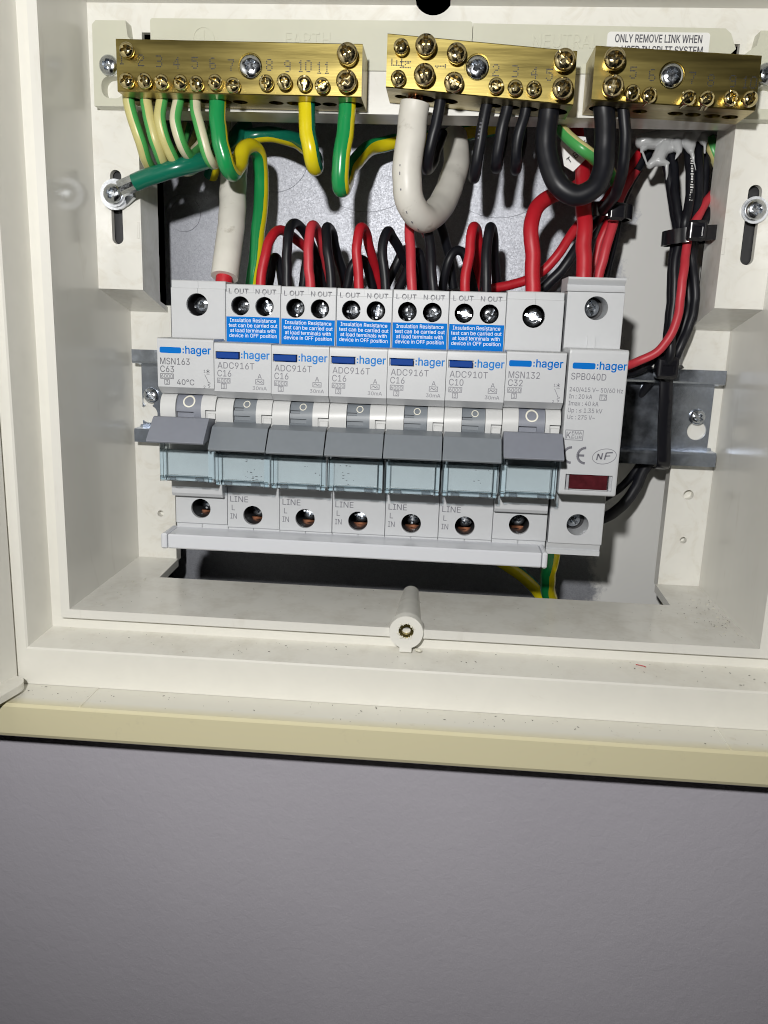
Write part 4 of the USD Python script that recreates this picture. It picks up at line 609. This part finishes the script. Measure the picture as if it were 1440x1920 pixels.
def band(p, wd, th):
    q = spline(p, 1.0); V, F_ = [], []
    for c_ in q: V += [(c_[0] - wd / 2, c_[1], c_[2]), (c_[0] + wd / 2, c_[1], c_[2]), (c_[0] + wd / 2 - .5, c_[1] - th, c_[2]), (c_[0] - wd / 2 + .5, c_[1] - th, c_[2])]
    for k in range(len(q) - 1):
        for j in range(4):
            a1, b1 = 4 * k + j, 4 * k + (j + 1) % 4; F_ += [(a1, b1, a1 + 4), (b1, b1 + 4, a1 + 4)]
    F_ += [(0, 3, 1), (1, 3, 2), (4 * len(q) - 4, 4 * len(q) - 3, 4 * len(q) - 1), (4 * len(q) - 3, 4 * len(q) - 2, 4 * len(q) - 1)]
    m_ = trimesh.Trimesh(V, F_, process=False); trimesh.repair.fix_normals(m_); return m_
sp_ = t.part('strap', band([(165.8, 6, 20)] + [(166.5, -2.0, 18)] + path + [(169.9, 1.5, -19.2), (169.6, 8, -19.6)], 4.9, 1.1), 'black_gloss', smooth=30)
t.part('raised_marks', cat(*[text(s, 167.6 + .2 * k, 6.5 - 2.2 * k, 1.5, -3.62 + .1 * k, rot=-90, depth=.2) for k, s in enumerate('KL1996')]), 'black_gloss', sp_)
t.part('strap', band([(158.6, -3, 18.4), (160.5, -6.5, 17.6), (164, -7.6, 17.2), (169.5, -6, 18), (170.5, 0, 19)], 4.4, 1.0), 'black_gloss', smooth=30)
t.part('head', box(161.6, 169.4, -9.6, -3.6, 14.2, 22.0, 1.2) - box(163.4, 167.4, -11, -8.8, 16.5, 19), 'black_gloss')
t = Thing('cable_tie', 'black cable tie on the red and black wires beside the thick black U', 'cable tie', (147.5, 0, 70), 'black cable ties')
tie_ring(t, (141.6, 0.6, 70.4), 7.6, 7.6, 4.6, 1.0, rot=-.05); t.part('head', box(140.2, 145.6, -10.6, -5.6, 66.6, 72.0, .9), 'black_gloss')
# ---------------------------------------------------------------- sealant, tag, debris
def blob(bones, step=1.0, it=10):
    ms = []
    for (a, ra, b, rb) in bones:
        s1 = m3.Manifold.sphere(ra, 14).translate(a); s2 = m3.Manifold.sphere(rb, 14).translate(b); ms.append((s1 + s2).hull())
    m = m3.Manifold.batch_boolean(ms, m3.OpType.Add).refine_to_length(step)
    v, f = vf(m); q = trimesh.Trimesh(v, f, process=True)
    trimesh.smoothing.filter_taubin(q, .5, .52, iterations=it)
    n = meshkit.noise(q.vertices * .55, 3) - .5; q.vertices += q.vertex_normals * (n * .35)[:, None]
    return q
B = [((152, 5, 94.5), 2.6, (159, 5, 95.5), 3.4), ((159, 5, 95.5), 3.6, (168, 5, 97.5), 3.6), ((168, 5, 97.5), 3.6, (178, 8, 101), 3.0), ((160, 4, 94), 2.6, (157.5, 2.5, 88.6), 2.4), ((157.5, 2.5, 88.6), 2.3, (154.8, 2, 86.2), 1.2), ((157.5, 2, 87.6), 1.8, (160.6, 1, 86.9), .7), ((160.2, 1, 87), .7, (161, 1.5, 80.5), .18),
     ((163, 3, 93.5), 2.4, (163.9, .5, 90.8), 1.0), ((163.9, .5, 91), .9, (162.6, -.2, 88), .25), ((167, 3, 95), 2.8, (167.6, 0, 90.6), 1.1), ((167.6, 0, 90.8), .9, (168.8, -.6, 87.2), .35), ((168.8, -.6, 87.3), .35, (169.7, -.8, 84.6), .14), ((172, 4, 96), 2.0, (172.3, 1, 92.6), .5), ((172.3, 1, 92.6), .45, (172.4, .5, 90.4), .4), ((153, 5, 93), 1.6, (151.6, 3, 90.8), .45), ((152.0, 3, 90.8), .4, (153.6, 1.6, 86.6), .35), ((164, 3, 93), 1.6, (158, 3, 91.4), 2.0)]
single('sealant', blob(B, .5, 14), 'sealant', 'glossy grey sealant blob with drips above the right hand cable bundle', 'sealant', smooth=True)
tg = Thing('paper_tag', 'small white paper tag with black print behind the thick black U', 'tag', (127, 3, 83))
pp = tg.part('sheet', hull([(123.2, -2.8, 91.3), (132.6, -4.4, 87.4), (128.0, -3.8, 82.7), (124.9, -3.0, 84.6), (131.4, -3.4, 93.8), (123.6, -1.8, 95.0), (123.4, -1.6, 95.1)]), 'paper', smooth=False)
tg.part('printed_marks', cat(text('BS', 128.4, 86.6, 2.0, -4.6, rot=40, depth=.05), text('T', 126.4, 85.2, 1.8, -4.3, rot=40, depth=.05), text('25', 130.2, 89.6, 1.8, -4.7, rot=40, depth=.05)), 'ink_black', pp)
# print on the cables: small dashes on the white loop and the printed black cable
def dashes(key, t, s_list, m_, off=0.0, ang=0, sz=(.22, .6)):
    d, p = CABLES[key]; q = spline(p); T_, N_, B_ = frames(q); out = []
    L = np.concatenate([[0], np.cumsum(np.linalg.norm(np.diff(q, axis=0), axis=1))])
    for s_ in s_list:
        i = int(np.searchsorted(L, s_)); i = min(i, len(q) - 1); a_ = math.radians(ang)
        n = N_[i] * math.cos(a_) + B_[i] * math.sin(a_); b = np.cross(T_[i], n); c_ = q[i] + n * (d / 2 + .06)
        w_, h_ = rnd.uniform(.5, 1) * sz[0], rnd.uniform(.4, 1) * sz[1]
        V = [c_ + b * w_ * x + T_[i] * h_ * z + n * y for y in (-.1, 0.02) for x, z in ((-1, -1), (1, -1), (1, 1), (-1, 1))]
        out.append(hull(V))
    return cat(*out)
class _T:
    def __init__(s, path): s.path = path; s.o = np.array(UsdGeom.Xformable(stage.GetPrimAtPath(path)).GetOrderedXformOps()[0].Get()) / MM
    part = Thing.part
for key, path, sl, an in (('w1', W1PATH, [12, 20, 22, 26, 30, 33, 36, 50, 56, 58, 61, 64, 66], 25), ):
    q = _T(path); q.part('printed_marks', dashes(key, q, sl, 'ink', ang=an), 'ink_light')
q = _T(B3PATH); q.part('printed_marks', dashes('b3', q, list(np.arange(7, 24, .95)), 'paper', ang=-5, sz=(.55, .35)), 'paper')
q = _T(K2PATH); q.part('printed_marks', dashes('k2', q, list(np.arange(4.5, 11, .95)), 'paper', ang=25, sz=(.4, .28)), 'ink_light')
dr = random.Random(11); D = []; Dp = []
def flake(x, y, z, s):
    a_ = dr.uniform(0, 6.28); return trimesh.creation.box((s * dr.uniform(1, 3.2), s * .8, s * .35)).apply_transform(trimesh.transformations.rotation_matrix(a_, (0, 0, 1))).apply_translation((x, y, z))
for k in range(80):                                               # trim ledge
    D.append(flake(dr.uniform(-46, 202), dr.triangular(-74, -62, -63), -91.2, dr.choice([.1, .12, .15, .24])))
for k in range(80):                                               # frame ledge
    y = dr.uniform(-59, -48); D.append(flake(dr.uniform(-42, 198), y, -78.2 + (y + 61) * .19 + .25, dr.choice([.1, .12, .16, .26])))
for k in range(90):
    y = dr.uniform(-48, -16); D.append(flake(dr.uniform(-33, 190), y, -68.4 + (y + 52) * .043 + .15, dr.choice([.08, .1, .14])))
for k in range(60):
    y = dr.triangular(-47, 4, -30); D.append(flake(190.5 - dr.random() ** 2 * 14, y, -68.2 + (y + 52) * .043 + .1, dr.choice([.1, .16, .22])))
for k in range(40):
    y = dr.triangular(-47, 4, -30); Dp.append(flake(190.0 - dr.random() ** 2 * 14, y, -68.2 + (y + 52) * .043 + .1, dr.choice([.15, .22, .35]))); Dp.append(flake(-33.0 + dr.random() ** 2 * 12, dr.uniform(-48, -4), -66.7, dr.choice([.12, .2, .3])))
single('dust_specks', cat(*D), 'debris', 'dark specks and swarf lying along the ledges of the box', 'debris', kind='stuff', smooth=False)
Dp.append(tube([(82.5, -50.5, -75.3), (83.5, -52, -75.0), (84.2, -51.2, -75.2)], .5, sides=7))
single('plastic_swarf', cat(*Dp), 'debris_pale', 'pale plastic crumbs in the corners of the box floor', 'debris', kind='stuff', smooth=False)
single('red_offcut', tube([(154.5, -50.5, -75.9), (155.6, -51.2, -75.8), (156.8, -51.3, -75.9), (157.4, -52, -76)], .14, sides=6), 'red', 'tiny red strand of insulation on the lower ledge at right', 'offcut')
